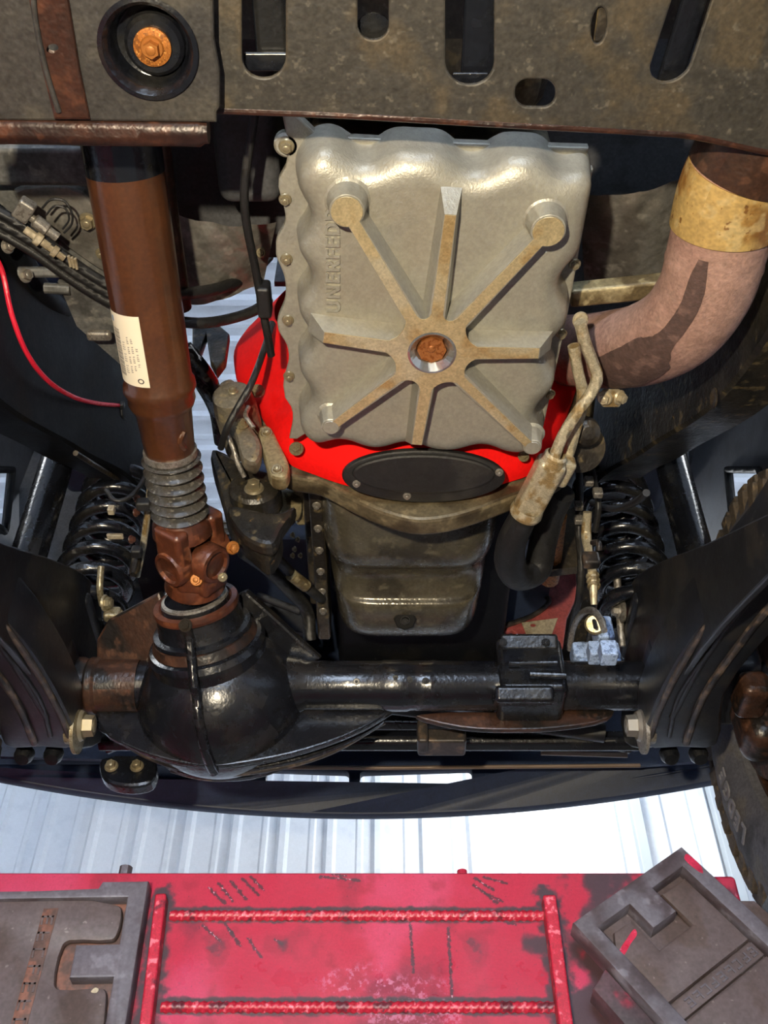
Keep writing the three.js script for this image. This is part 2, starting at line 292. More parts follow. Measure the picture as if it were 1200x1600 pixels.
// ================================================================ THE SHOP
{
  const W = 4.6, Zf = -4.5, Zb = 7, H = 5.2;
  struct('floor', slab(new THREE.Vector3(0, -0.1, (Zf + Zb) / 2), 2 * W + 0.4, 0.2, Zb - Zf + 0.4), M.concrete);
  const ceil = struct('ceiling', slab(new THREE.Vector3(0, H + 0.2, (Zf + Zb) / 2), 2 * W + 0.4, 0.2, Zb - Zf + 0.4), M.wall);
  struct('wall_left', slab(new THREE.Vector3(-W - 0.1, H / 2, (Zf + Zb) / 2), 0.2, H + 0.4, Zb - Zf + 0.4), M.wall);
  struct('wall_right', slab(new THREE.Vector3(W + 0.1, H / 2, (Zf + Zb) / 2), 0.2, H + 0.4, Zb - Zf + 0.4), M.wall);
  // back wall with the open roll-up door
  const D = 1.5, DH = 2.8;
  struct('wall_back', [slab(new THREE.Vector3(-(W + D) / 2, H / 2, Zb + 0.1), W - D, H + 0.4, 0.2), slab(new THREE.Vector3((W + D) / 2, H / 2, Zb + 0.1), W - D, H + 0.4, 0.2),
    slab(new THREE.Vector3(0, (H + DH) / 2 + 0.1, Zb + 0.1), 2 * D, H - DH + 0.2, 0.2)], M.wall);
  const wf = struct('wall_front', slab(new THREE.Vector3(0, H / 2, Zf - 0.14), 2 * W + 0.4, H + 0.4, 0.2), M.wall);
  // ribbed steel cladding panels, each 0.91 m wide
  const profile = [];
  const pw = 0.914, step = pw / 4;
  for (let k = 0; k < 4; k++) { const x = k * step; profile.push([x, 0], [x + 0.09, 0], [x + 0.1, 0.006], [x + 0.12, 0.006], [x + 0.13, 0], [x + step - 0.062, 0], [x + step - 0.045, 0.022], [x + step - 0.017, 0.022]); }
  profile.push([pw, 0]);
  const sh = new THREE.Shape([...profile.map(p => new THREE.Vector2(p[0], p[1])), new THREE.Vector2(pw, -0.03), new THREE.Vector2(0, -0.03)]);
  const pg = new THREE.ExtrudeGeometry(sh, { depth: H, bevelEnabled: false }); pg.rotateX(-Math.PI / 2); pg.scale(1, 1, -1);
  { const ix = pg.attributes.position.array; pg.computeVertexNormals(); }
  const panel = fin(pg);
  for (let i = 0; i < 10; i++) { const o = struct('wall_panel', panel, M.wall, wf); o.position.set(-W + 0.03 + i * pw, 0, Zf); }
  // ceiling liner panels, ribs running across the shop
  const cg = new THREE.ExtrudeGeometry(sh, { depth: 2 * W, bevelEnabled: false });
  cg.rotateY(Math.PI / 2); cg.scale(1, -1, 1); cg.computeVertexNormals();
  const cp = fin(cg);
  for (let i = 0; i < 12; i++) { const o = struct('ceiling_panel', cp, M.wall, ceil); o.position.set(-W, H + 0.07, Zb - i * pw); }
  // door jamb trim on the front wall
  struct('trim_1', [box(new THREE.Vector3(1.22, 2.4, Zf + 0.05), 0.05, 4.8, 0.06), box(new THREE.Vector3(1.62, 2.4, Zf + 0.05), 0.05, 4.8, 0.06)], plain(0xb4bbc0, 0.5));
  const addedLamp = (x, y, z, w, d, inten, name, label) => {  // unseen lamps, added to brighten the walls and floor
    const o = thing(name, label, 'lamp', new THREE.Vector3(x, y, z), 'added ceiling lamps');
    part(o, 'housing', box(new THREE.Vector3(x, y + 0.05, z), w, 0.08, d, 0.01), M.padFrame);
    part(o, 'diffuser', box(new THREE.Vector3(x, y, z), w - 0.04, 0.02, d - 0.04, 0.005), new THREE.MeshStandardMaterial({ color: 0xffffff, emissive: new THREE.Color(1, 0.98, 0.95), emissiveIntensity: 4 }));
    part(o, 'hanger', [slab(new THREE.Vector3(x, (y + H + 0.1) / 2 + 0.04, z - d * 0.4), 0.012, H + 0.1 - y - 0.08, 0.012), slab(new THREE.Vector3(x, (y + H + 0.1) / 2 + 0.04, z + d * 0.4), 0.012, H + 0.1 - y - 0.08, 0.012)], M.zincGrey);
    const l = new THREE.RectAreaLight(new THREE.Color(0.93, 0.97, 1), inten, w - 0.05, d - 0.05); l.name = 'lamp_light'; l.position.set(0, -0.02, 0); l.rotation.x = -Math.PI / 2; o.add(l);
    const u = new THREE.RectAreaLight(new THREE.Color(0.93, 0.97, 1), inten * 0.25, w - 0.05, d - 0.05); u.name = 'added_uplight'; u.position.set(0, 0.1, 0); u.rotation.x = Math.PI / 2; o.add(u);  // uplight added to brighten the ceiling
    part(o, 'added_upper_diffuser', box(new THREE.Vector3(x, y + 0.092, z), w - 0.04, 0.008, d - 0.04, 0.002), new THREE.MeshStandardMaterial({ color: 0xffffff, emissive: new THREE.Color(1, 0.98, 0.95), emissiveIntensity: 2 }));  // glowing face belonging to the added uplight
  };
  addedLamp(-2.6, 4.7, -1.2, 0.3, 2.4, 20, 'added_ceiling_light', 'added long white ceiling lamp between the truck and the left wall');
  addedLamp(2.6, 4.7, -1.2, 0.3, 2.4, 20, 'added_ceiling_light', 'added long white ceiling lamp between the truck and the right wall');
  addedLamp(0.75, 4.3, -3.75, 0.5, 0.5, 60, 'added_wall_light', 'added square lamp brightening the front wall');  // hidden lamp added to overexpose the front wall right of centre
}
// warm work lamp on a stand behind the viewer's left shoulder
{
  const b = new THREE.Vector3(-0.24, 0, 0.34), head = new THREE.Vector3(-0.24, 0.97, 0.34), aim = new THREE.Vector3(0.05, 2.22, -0.85);
  const o = thing('work_light', 'yellow work lamp on a tripod standing under the raised truck', 'lamp', b);
  const dir = aim.clone().sub(head).normalize();
  part(o, 'pole', sweep([b.clone().setY(0.25), head.clone().addScaledVector(dir, -0.06)], 0.012, { flat: true }), M.zincGrey);
  for (let k = 0; k < 3; k++) { const a = k * 2.094 + 0.5; part(o, 'leg', sweep([b.clone().setY(0.4), new THREE.Vector3(b.x + Math.cos(a) * 0.28, 0.01, b.z + Math.sin(a) * 0.28)], 0.01, { flat: true }), M.zincGrey); }
  part(o, 'lamp_head', lathe(head.clone().addScaledVector(dir, -0.06), dir, [[0, 0], [0, 0.03], [0.02, 0.05], [0.055, 0.06], [0.055, 0.05], [0.045, 0.048]], 24), plain(0xd9a514, 0.45));
  part(o, 'lens', lathe(head.clone().addScaledVector(dir, -0.012), dir, [[0, 0], [0, 0.048], [0.004, 0.048], [0.004, 0]], 24), new THREE.MeshStandardMaterial({ color: 0xffffff, emissive: new THREE.Color(1, 0.84, 0.6), emissiveIntensity: 6 }));
  const s = new THREE.SpotLight(new THREE.Color(1, 0.86, 0.63), 13.8, 0, 0.85, 0.7, 2);
  s.name = 'work_light_beam'; s.castShadow = true; s.shadow.radius = 1.2; s.position.copy(head).addScaledVector(dir, 0.01).sub(b); s.target.position.copy(aim).sub(b); o.add(s); o.add(s.target);
}

// ================================================================ THE TRUCK
const CX = -0.05;
const truck = thing('pickup_truck', 'black pickup truck raised on the lift, seen from below between its wheels', 'truck', V(CX, 0.69, -1.44));
const T = (name, geo, m, label) => part(truck, name, geo, m, label);

// ---- cast aluminium transmission pan
{
  const W = 0.362, Lz = 0.458, C = V(0.066, 1.17, -0.75), yaw = 0.045;
  const toW = (u, w, d) => new THREE.Vector3(u, -d, -w).applyAxisAngle(new THREE.Vector3(0, 1, 0), yaw).add(C);   // u across, w forward, d below the floor level
  // scalloped outline: level sets of a rounded rectangle with round bolt pockets bitten out of its rim
  const NP = 400, rr = 0.04;
  const pockets = [[0.09, 0.237, 0.018], [-0.02, 0.237, 0.018], [-0.12, 0.237, 0.018], [-0.187, 0.135, 0.02], [-0.187, 0.04, 0.02], [-0.187, -0.055, 0.02], [-0.187, -0.14, 0.02], [-0.1, -0.237, 0.024], [0.032, -0.237, 0.027], [0.146, -0.233, 0.021], [0.187, 0.15, 0.024], [0.187, 0.045, 0.024], [0.187, -0.065, 0.024]];
  const smax = (p, q, k) => { const e = Math.max(k - Math.abs(p - q), 0) / k; return Math.max(p, q) + e * e * k / 4; };
  const sdf = (x, y) => { const qx = Math.abs(x) - W / 2 + rr, qy = Math.abs(y) - Lz / 2 + rr; let f = Math.hypot(Math.max(qx, 0), Math.max(qy, 0)) + Math.min(Math.max(qx, qy), 0) - rr; for (const [px, py, r] of pockets) f = smax(f, r - Math.hypot(x - px, y - py), 0.03); return f; };
  const level = (th, k) => { let lo = 0, hi = 0.36; for (let i = 0; i < 26; i++) { const m = (lo + hi) / 2; if (sdf(Math.cos(th) * m, Math.sin(th) * m) < -k) lo = m; else hi = m; } return [Math.cos(th) * lo, Math.sin(th) * lo]; };
  const FR = 0.029, rings = [];                                       // [inset, depth below floor level (negative is up)]
  rings.push([FR + 0.012, 0], [FR + 0.004, 0]);
  for (let i = 0; i <= 9; i++) { const t = i / 9 * Math.PI / 2; rings.push([FR * (1 - Math.sin(t)), -FR * (1 - Math.cos(t))]); }
  rings.push([-0.003, -0.05], [-0.006, -0.076]);
  const pos = [], idx = [], nR = rings.length; const c0 = toW(0, 0, 0); pos.push(c0.x, c0.y, c0.z);
  const ths = Array.from({ length: NP }, (_, i) => { const t = i / NP * Math.PI * 2; return Math.atan2(Math.sin(t) * Lz, Math.cos(t) * W); });
  for (const [ins, d] of rings) for (const th of ths) { const [x, y] = level(th, ins); const q = toW(x, y, d); pos.push(q.x, q.y, q.z); }
  for (let i = 0; i < NP; i++) idx.push(0, 1 + (i + 1) % NP, 1 + i);
  for (let r = 0; r + 1 < nR; r++) for (let i = 0; i < NP; i++) { const p = 1 + r * NP + i, q = 1 + r * NP + (i + 1) % NP; idx.push(p, q, p + NP, q, q + NP, p + NP); }
  const g = new THREE.BufferGeometry(); g.setAttribute('position', new THREE.Float32BufferAttribute(pos, 3)); g.setIndex(idx); g.computeVertexNormals();
  const pan = T('transmission_pan', fin(g), M.castAlu, 'cast aluminium transmission pan with ribs like the spokes of a wheel');
  // flange
  const fl = []; for (let i = 0; i < 200; i++) { const t = i / 200 * Math.PI * 2, th = Math.atan2(Math.sin(t) * Lz, Math.cos(t) * W), x = Math.cos(th), y = Math.sin(th); let m = Math.min(Math.abs(W / 2 / x), Math.abs(Lz / 2 / y)); let k = 0.004; const X = x * m, Y = y * m; if (X < -0.16) { let near = 0; for (const [px, py] of pockets) near = Math.max(near, Math.exp(-(((Y - py) / 0.022) ** 2))); k = (0.02 + 0.014 * near); } else if (X > 0.16) k = 0.01; if (Y < -0.2 && X > -0.16) k = -0.006; const q = m + k; fl.push(toW(x * q, y * q, -0.062)); }
  sub(pan, 'flange', plateW(fl, PL(toW(0, 0, -0.062), DOWN), 0.016, { bevel: 0.003 }), M.castAlu);
  for (const [x, y] of pockets) if (y > -0.21) bolt(pan, toW(x + (x < -0.17 ? -0.012 : 0), y, -0.061), DOWN, 0.0085, M.zinc);
  bolt(pan, toW(-0.196, -0.21, -0.061), DOWN, 0.01, M.zinc);
  sub(pan, 'corner_lug', lathe(toW(-0.196, -0.21, -0.062), DOWN, [[-0.014, 0.016], [-0.003, 0.016], [0, 0.013], [0, 0]], 20), M.castAlu);
  // ribs
  const rise = 0.03;
  const flat = (px, py) => { const q = hit(px, py, PL(toW(0, 0, rise), DOWN)).sub(C).applyAxisAngle(new THREE.Vector3(0, 1, 0), -yaw); return [q.x, -q.z]; };
  const hub = flat(675, 551);
  const ends = [[542, 331, 0.0075, 1], [704, 335, 0.0072, 0], [857, 362, 0.0075, 1], [843, 552, 0.0085, 0], [832, 700, 0.0065, 2], [651, 695, 0.0075, 0], [517, 668, 0.0065, 2], [505, 527, 0.0085, 0]].map(([px, py, w, b]) => ({ p: flat(px, py), w, b }));
  
  const prism = (bot, top, d0, d1) => {                              // straight-sided prism between two outlines of the same count
    const n = bot.length, ps = [], ix = []; for (const [x, y] of bot) { const q = toW(x, y, d0); ps.push(q.x, q.y, q.z); } for (const [x, y] of top) { const q = toW(x, y, d1); ps.push(q.x, q.y, q.z); }
    for (let i = 0; i < n; i++) { const j = (i + 1) % n; ix.push(i, j, n + i, j, n + j, n + i); } for (let i = 1; i + 1 < n; i++) ix.push(n, n + i, n + i + 1);
    const gg = new THREE.BufferGeometry(); gg.setAttribute('position', new THREE.Float32BufferAttribute(ps, 3)); gg.setIndex(ix); return fin(gg, 0.4);
  };
  for (const e of ends) {
    const dx = e.p[0] - hub[0], dy = e.p[1] - hub[1], L = Math.hypot(dx, dy), ux = dx / L, uy = dy / L, nx = -uy, ny = ux;
    const rect = (s, t, w0, w1) => [[hub[0] + ux * s + nx * w0, hub[1] + uy * s + ny * w0], [hub[0] + ux * s - nx * w0, hub[1] + uy * s - ny * w0], [hub[0] + ux * t - nx * w1, hub[1] + uy * t - ny * w1], [hub[0] + ux * t + nx * w1, hub[1] + uy * t + ny * w1]];
    const flare = e.b ? 0 : 0.02;
    sub(pan, 'rib', prism(rect(0.03, L + flare, 0.0185, e.w + 0.006), rect(0.03, L, 0.011, e.w), -0.001, rise), M.castAlu);
    if (e.b) { const r0 = e.b === 1 ? 0.0225 : 0.0145; sub(pan, 'boss', lathe(toW(e.p[0], e.p[1], -0.001), DOWN, [[0, r0 + 0.007], [0.003, r0 + 0.003], [rise - 0.001, r0 - 0.001], [rise, r0 - 0.002], [rise, 0]], 28), M.castAlu); }
  }
  // machined face: hub and spokes as one star with filleted roots
  const order = ends.slice().sort((a, b) => Math.atan2(a.p[1] - hub[1], a.p[0] - hub[0]) - Math.atan2(b.p[1] - hub[1], b.p[0] - hub[0]));
  const sh = new THREE.Shape(); let first = true;
  order.forEach((e, i) => {
    const dx = e.p[0] - hub[0], dy = e.p[1] - hub[1], L = Math.hypot(dx, dy), ux = dx / L, uy = dy / L, nx = -uy, ny = ux, w = e.w - 0.0006;
    const at = (s, k) => [hub[0] + ux * s + nx * k, hub[1] + uy * s + ny * k];
    const r0 = 0.06, a0 = at(r0, -w * 1.15), a1 = at(L - 0.001, -w), a2 = at(L - 0.001, w), a3 = at(r0, w * 1.15);
    if (first) { sh.moveTo(...a0); first = false; } else { const pr = order[i - 1]; const px = pr.p[0] - hub[0], py = pr.p[1] - hub[1], pl2 = Math.hypot(px, py); let mx = px / pl2 + ux, my = py / pl2 + uy; const ml = Math.hypot(mx, my); sh.quadraticCurveTo(hub[0] + mx / ml * 0.045, hub[1] + my / ml * 0.045, ...a0); }
    sh.lineTo(...a1); sh.lineTo(...a2); sh.lineTo(...a3);
  });
  { const e = order[0], pr = order[7]; const ux = (e.p[0] - hub[0]) / Math.hypot(e.p[0] - hub[0], e.p[1] - hub[1]), uy = (e.p[1] - hub[1]) / Math.hypot(e.p[0] - hub[0], e.p[1] - hub[1]); const pl2 = Math.hypot(pr.p[0] - hub[0], pr.p[1] - hub[1]); let mx = (pr.p[0] - hub[0]) / pl2 + ux, my = (pr.p[1] - hub[1]) / pl2 + uy; const ml = Math.hypot(mx, my); const L = 0.06, w = e.w * 1.15; sh.quadraticCurveTo(hub[0] + mx / ml * 0.045, hub[1] + my / ml * 0.045, hub[0] + ux * L + uy * w, hub[1] + uy * L - ux * w); }
  const hole = new THREE.Path(); hole.absellipse(hub[0], hub[1], 0.0305, 0.0305, 0, Math.PI * 2); sh.holes.push(hole);
  const put = geo => { geo.rotateX(Math.PI / 2); geo.scale(1, 1, -1); geo.rotateY(yaw); geo.translate(C.x, C.y, C.z); return geo; };   // (x, y, depth) to the pan: depth grows downwards
  const star = new THREE.ExtrudeGeometry(sh, { depth: 0.002, bevelEnabled: false, curveSegments: 10 }); star.translate(0, 0, rise - 0.0012);
  sub(pan, 'machined_face', fin(put(star), 0.5), M.machined, 'golden stained machined faces of the ribs');
  const hubCore = new THREE.Shape(); const hp = []; for (let i = 0; i < 32; i++) { const a = i / 32 * Math.PI * 2; hp.push(new THREE.Vector2(hub[0] + Math.cos(a) * 0.045, hub[1] + Math.sin(a) * 0.045)); } hubCore.setFromPoints(hp); hubCore.holes.push(hole);
  const hc = new THREE.ExtrudeGeometry(hubCore, { depth: rise, bevelEnabled: false }); hc.translate(0, 0, -0.001);
  sub(pan, 'hub', fin(put(hc), 0.5), M.castAlu);
  for (const e of ends) if (e.b) sub(pan, 'boss_face', lathe(toW(e.p[0], e.p[1], rise), DOWN, [[0, 0], [0, e.b === 1 ? 0.0195 : 0.0115], [0.0009, e.b === 1 ? 0.019 : 0.011], [0.0009, 0]], 28), e.b === 1 ? M.machined : M.castAlu);
  const hq = toW(hub[0], hub[1], 0);
  sub(pan, 'drain_ring', lathe(hq, DOWN, [[0.012, 0.018], [0.02, 0.0215], [0.0285, 0.03], [0.0312, 0.0325], [0.0318, 0.0295], [0.0225, 0.021]], 40), M.steelRing, 'bright steel ring around the drain plug');
  const plug = new THREE.CylinderGeometry(0.0195, 0.0195, 0.014, 8); plug.translate(hq.x, hq.y - 0.018, hq.z);
  const dimple = new THREE.SphereGeometry(0.006, 12, 6); dimple.scale(1, 0.35, 1); dimple.translate(hq.x - 0.001, hq.y - 0.0252, hq.z + 0.002);
  sub(pan, 'drain_plug', [fin(plug, 0.4), fin(dimple)], M.copper, 'copper brown drain plug');
  // raised lettering running along the pan, baseline towards the middle
  const tg = text('UNERFEDR', 0.0185, 0.0032);
  { const bb = new THREE.Box3().setFromBufferAttribute(tg.attributes.position); const a = flat(533, 508), b = flat(532, 345); const len = Math.hypot(b[0] - a[0], b[1] - a[1]);
    tg.scale(len / (bb.max.x - bb.min.x), 1, 1);
    const ux = (b[0] - a[0]) / len, uy = (b[1] - a[1]) / len; const o = toW(a[0] - 0.002, a[1], -0.0002), ex = toW(a[0] + ux, a[1] + uy, 0).sub(toW(a[0], a[1], 0)), ez = DOWN.clone(), ey = ez.clone().cross(ex);
    tg.applyMatrix4(new THREE.Matrix4().makeBasis(ex, ey, ez).setPosition(o)); }
  tg.computeVertexNormals();
  sub(pan, 'lettering', tg, M.castAlu, 'raised cast letters running along the pan');
}
// ---- transmission case above the pan
T('transmission_case', [box(V(0.064, 1.40, -0.79), 0.35, 0.29, 0.4, 0.03), box(V(0.068, 1.46, -0.30), 0.3, 0.3, 0.5, 0.06)], M.caseAlu);
{
  const side = T('harness_bracket', [sweep([V(-0.16, 1.28, -0.5), V(-0.185, 1.275, -0.62), V(-0.18, 1.285, -0.74), V(-0.17, 1.29, -0.88)], 0.006, {}), box(V(-0.172, 1.285, -0.78), 0.02, 0.03, 0.05, 0.005)], M.rubber);
  for (const [px, py] of [[409, 258], [408, 395], [404, 440], [408, 470]]) bolt(side, atX(px, py, -0.185), new THREE.Vector3(-0.3, -1, 0.5), 0.008, M.zinc);
}
// ---- bell housing painted red, its flange, inspection cover
{
  const front = smoothPts([[428, 515], [392, 526], [368, 562], [372, 600], [396, 632], [420, 672], [448, 722], [492, 742], [535, 757], [600, 772], [660, 778], [730, 772], [790, 755], [838, 736], [870, 690], [890, 640], [905, 585], [900, 510], [830, 470], [660, 455], [500, 470]], 4).map(q => atZ(q[0], q[1], -1.07));
  const cen = V(0.05, 1.44, -1.07);
  const ps = [], ix = [], n = front.length, lay = [[1, -1.07], [1, -1.05], [0.97, -1.035], [0.8, -0.965], [0.74, -0.94]];
  for (const [k, z] of lay) for (const p of front) { const q = p.clone().sub(cen).multiplyScalar(k).add(cen); ps.push(q.x, q.y, V(0, 0, z).z); }
  for (let r = 0; r + 1 < lay.length; r++) for (let i = 0; i < n; i++) { const j = (i + 1) % n, a = r * n + i, b = r * n + j; ix.push(a, b, a + n, b, b + n, a + n); }
  const g = new THREE.BufferGeometry(); g.setAttribute('position', new THREE.Float32BufferAttribute(ps, 3)); g.setIndex(ix);
  const bell = T('bell_housing', fin(g, 0.7), M.red, 'bright red painted bell housing behind the transmission pan');
  for (const [px, py, r] of [[402, 611, 0.0125], [463, 701, 0.0115], [818, 713, 0.009]]) bolt(bell, atZ(px, py, -1.02), new THREE.Vector3(0, -0.6, 1), r, M.tanCast);
  const flange = T('engine_adapter_flange', plate(smoothPts([[395, 600], [412, 668], [432, 728], [450, 742], [500, 752], [550, 778], [600, 800], [650, 812], [700, 808], [750, 794], [800, 775], [880, 742], [915, 690], [930, 600], [880, 480], [660, 440], [460, 470]], 4), PZ(-1.075), 0.035, { bevel: 0.006 }), mat({ c: 0x6e634d, layers: [[0x4a4030, 'b', 0.48, 0.66], [0x8d8064, 'c', 0.6, 0.76, 0.7]], rough: 0.42, metal: 0.4, bump: 'dirt', bumpScale: 0.001 }), 'dirty cast flange curving under the red bell housing');
  const lug = sub(flange, 'mounting_lug', plate(smoothPts([[404, 668], [420, 664], [436, 690], [452, 728], [446, 744], [424, 742], [414, 715]], 4), PZ(-1.045), 0.03, { bevel: 0.006 }), M.tanCast, 'tan cast lug with two bolts');
  for (const [px, py] of [[417, 677], [433, 734]]) bolt(flange, atZ(px, py, -1.044), new THREE.Vector3(0, -0.3, 1), 0.010, M.zinc);
  const plv = plane3(atZ(560, 782, -1.066), atZ(760, 782, -1.066), atZ(660, 707, -0.982));
  const oval = ell(662, 746, 128, 41, 48, 0.01);
  const cov = T('inspection_cover', plate(oval, plv, 0.014, { bevel: 0.005, segs: 3 }), M.rubber, 'black oval inspection cover under the bell housing');
  sub(cov, 'cover_panel', plate(ell(662, 742, 112, 31, 48, 0.01), PL(plv.p.clone().addScaledVector(plv.n, 0.004), plv.n), 0.01, { bevel: 0.004 }), M.rubber);
  for (const [px, py] of [[557, 756], [780, 738], [636, 775]]) bolt(cov, hit(px, py, PL(plv.p.clone().addScaledVector(plv.n, 0.001), plv.n)), plv.n, 0.0065, M.zincGrey);
}
// ---- engine oil pan and block
{
  const prof = [[-1.105, 1.40], [-1.105, 1.31], [-1.115, 1.262], [-1.15, 1.24], [-1.21, 1.236], [-1.27, 1.24], [-1.298, 1.25], [-1.32, 1.266], [-1.355, 1.276], [-1.392, 1.264], [-1.402, 1.252], [-1.43, 1.25], [-1.49, 1.262], [-1.525, 1.285], [-1.55, 1.33], [-1.555, 1.42]];
  const sm = new THREE.CatmullRomCurve3(prof.map(p => new THREE.Vector3(p[0], p[1], 0)), false, 'centripetal').getPoints(110), ps = [], ix = [], NU = 56;
  sm.forEach((p, i) => { const f = i / 110, hw = lerp(0.158, 0.138, sst(0.3, 0.9, f)); for (let j = 0; j <= NU; j++) { const u = j / NU * 2 - 1, t = Math.sign(u) * Math.sin(Math.abs(u) * Math.PI / 2) ** 0.8, e = Math.abs(t), up = 0.17 * (1 - Math.pow(Math.max(0, 1 - e ** 6), 1 / 3)); const q = V(0.045 + t * hw, Math.max(p.y, Math.min(1.42, p.y + up)), p.x); ps.push(q.x, q.y, q.z); } });
  for (let i = 0; i < 110; i++) for (let j = 0; j < NU; j++) { const k = i * (NU + 1) + j; ix.push(k, k + 1, k + NU + 1, k + 1, k + NU + 2, k + NU + 1); }
  const g = new THREE.BufferGeometry(); g.setAttribute('position', new THREE.Float32BufferAttribute(ps, 3)); g.setIndex(ix); g.computeVertexNormals();
  const op = T('oil_pan', fin(g), mat({ c: 0x5a5549, layers: [[0x433f37, 'b', 0.46, 0.64], [0x6f6959, 'c', 0.62, 0.78, 0.7]], grain: 0.06, rough: 0.26, rvar: 0.1, metal: 0.3, bump: 'dirt', bumpScale: 0.0008 }), 'oily black engine oil pan with a drain plug');
  const c = atH(633, 968, 1.2475); const nd = new THREE.Vector3(0, -0.9, 0.45).normalize();
  sub(op, 'drain_boss', lathe(c, nd, [[-0.02, 0.021], [0.001, 0.021], [0.003, 0.018], [0.003, 0]], 8), M.hole);
  bolt(op, c.clone().addScaledVector(nd, 0.002), nd, 0.011, M.rubber, 'drain_plug');
  const bl = T('engine_block', [box(V(0.08, 1.72, -1.45), 0.36, 0.6, 0.72, 0.02), box(V(0.045, 1.43, -1.32), 0.3, 0.08, 0.4, 0.01)], M.frameBlack);
  const rail = T('oil_pan_rail', [box(V(-0.118, 1.345, -1.34), 0.025, 0.07, 0.46, 0.006), box(V(-0.135, 1.375, -1.30), 0.02, 0.05, 0.42, 0.006)], M.oilyCast);
  for (let k = 0; k < 7; k++) bolt(rail, V(-0.117, 1.309, -1.15 - k * 0.055), DOWN, 0.008, M.zincGrey);
  const acc = T('filter_head', [lathe(V(-0.165, 1.38, -1.27), new THREE.Vector3(-1, -0.5, 0.4), [[0, 0.03], [0.03, 0.03], [0.036, 0.024], [0.036, 0]], 20), box(V(-0.15, 1.40, -1.24), 0.03, 0.05, 0.16, 0.008)], M.tanCast, 'yellowish cast fitting on the engine side');
  for (const [px, py] of [[458, 836], [466, 843], [470, 868], [458, 868], [461, 858], [480, 800], [466, 805]]) bolt(acc, atX(px, py, -0.168), new THREE.Vector3(-1, -0.6, 0.5), 0.006, M.zinc);
}
// ---- motor mount and starter clutter left of the bell housing
{
  const mm = T('motor_mount', [plate(smoothPts([[330, 700], [380, 720], [420, 742], [440, 762], [410, 800], [440, 830], [420, 870], [390, 850], [360, 820], [345, 770]], 4), PZ(-1.14), 0.05, { bevel: 0.01 }), lathe(atZ(397, 762, -1.12), BACK, [[-0.04, 0.042], [0.0, 0.042], [0.006, 0.036], [0.006, 0]], 28), plate(smoothPts([[355, 790], [430, 800], [462, 790], [440, 825], [425, 850], [380, 835]], 4), PZ(-1.11), 0.03, { bevel: 0.008 })], M.frameBrown, 'dark engine mount bracket beside the bell housing');
  bolt(mm, atZ(397, 763, -1.113), BACK, 0.0165, M.zinc);
  const st = T('starter_motor', [lathe(atZ(362, 617, -1.0), new THREE.Vector3(-0.1, -0.1, 1), [[-0.12, 0.036], [-0.03, 0.036], [0, 0.032], [0.004, 0.02], [0.004, 0]], 28), plate(smoothPts([[340, 600], [362, 590], [378, 612], [384, 650], [408, 690], [400, 720], [380, 715], [366, 672], [348, 650]], 4), PZ(-1.03), 0.03, { bevel: 0.008 })], M.caseAlu, 'grey cast starter housing beside the red bell housing');
  bolt(st, atZ(364, 611, -0.994), BACK, 0.009, M.zinc);
  bolt(st, atZ(378, 664, -1.025), BACK, 0.011, M.tanCast);
  T('starter_cable', sweep([atZ(425, 505, -0.93), atZ(412, 548, -0.93), atZ(390, 605, -0.95), atZ(374, 632, -0.97), atZ(355, 668, -1.0), atZ(345, 700, -1.05)], 0.0055, { rs: 10, n: 40 }), M.rubber, 'black cable crossing the red bell housing');
  T('clip_strap', sweep([atZ(388, 636, -1.0), atZ(384, 650, -1.0), atZ(396, 668, -1.01)], 0.004), M.zincGrey);
  T('ground_cable', sweep([atZ(352, 672, -1.03), atZ(364, 700, -1.05), atZ(372, 725, -1.07), atZ(382, 745, -1.09)], 0.004), M.zincGrey);
  T('steering_shaft', sweep([atZ(285, 545, -0.95), atZ(318, 590, -1.0), atZ(338, 640, -1.08), atZ(346, 690, -1.16)], [0.018, 0.02, 0.013, 0.013], { rs: 14, n: 30 }), M.blackGloss, 'black steering shaft crossing a bright gap');
  T('brake_booster_bracket', [plate([[300, 510], [340, 505], [358, 520], [352, 560], [338, 578], [328, 560], [322, 520], [312, 548], [300, 540]], PZ(-0.96), 0.02, { bevel: 0.004 })], M.frameBrown);
  T('heater_hose', sweep([atZ(250, 462, -0.78), atZ(300, 458, -0.80), atZ(350, 448, -0.82), atZ(395, 425, -0.84), atZ(420, 400, -0.84)], 0.009, { rs: 12, n: 40 }), M.rubber, 'upper black hose under the foil heat shield');
  T('heater_hose', sweep([atZ(262, 500, -0.84), atZ(310, 505, -0.85), atZ(360, 498, -0.87), atZ(400, 484, -0.88), atZ(420, 468, -0.88)], 0.0085, { rs: 12, n: 40 }), M.rubber, 'lower black hose under the foil heat shield');
}
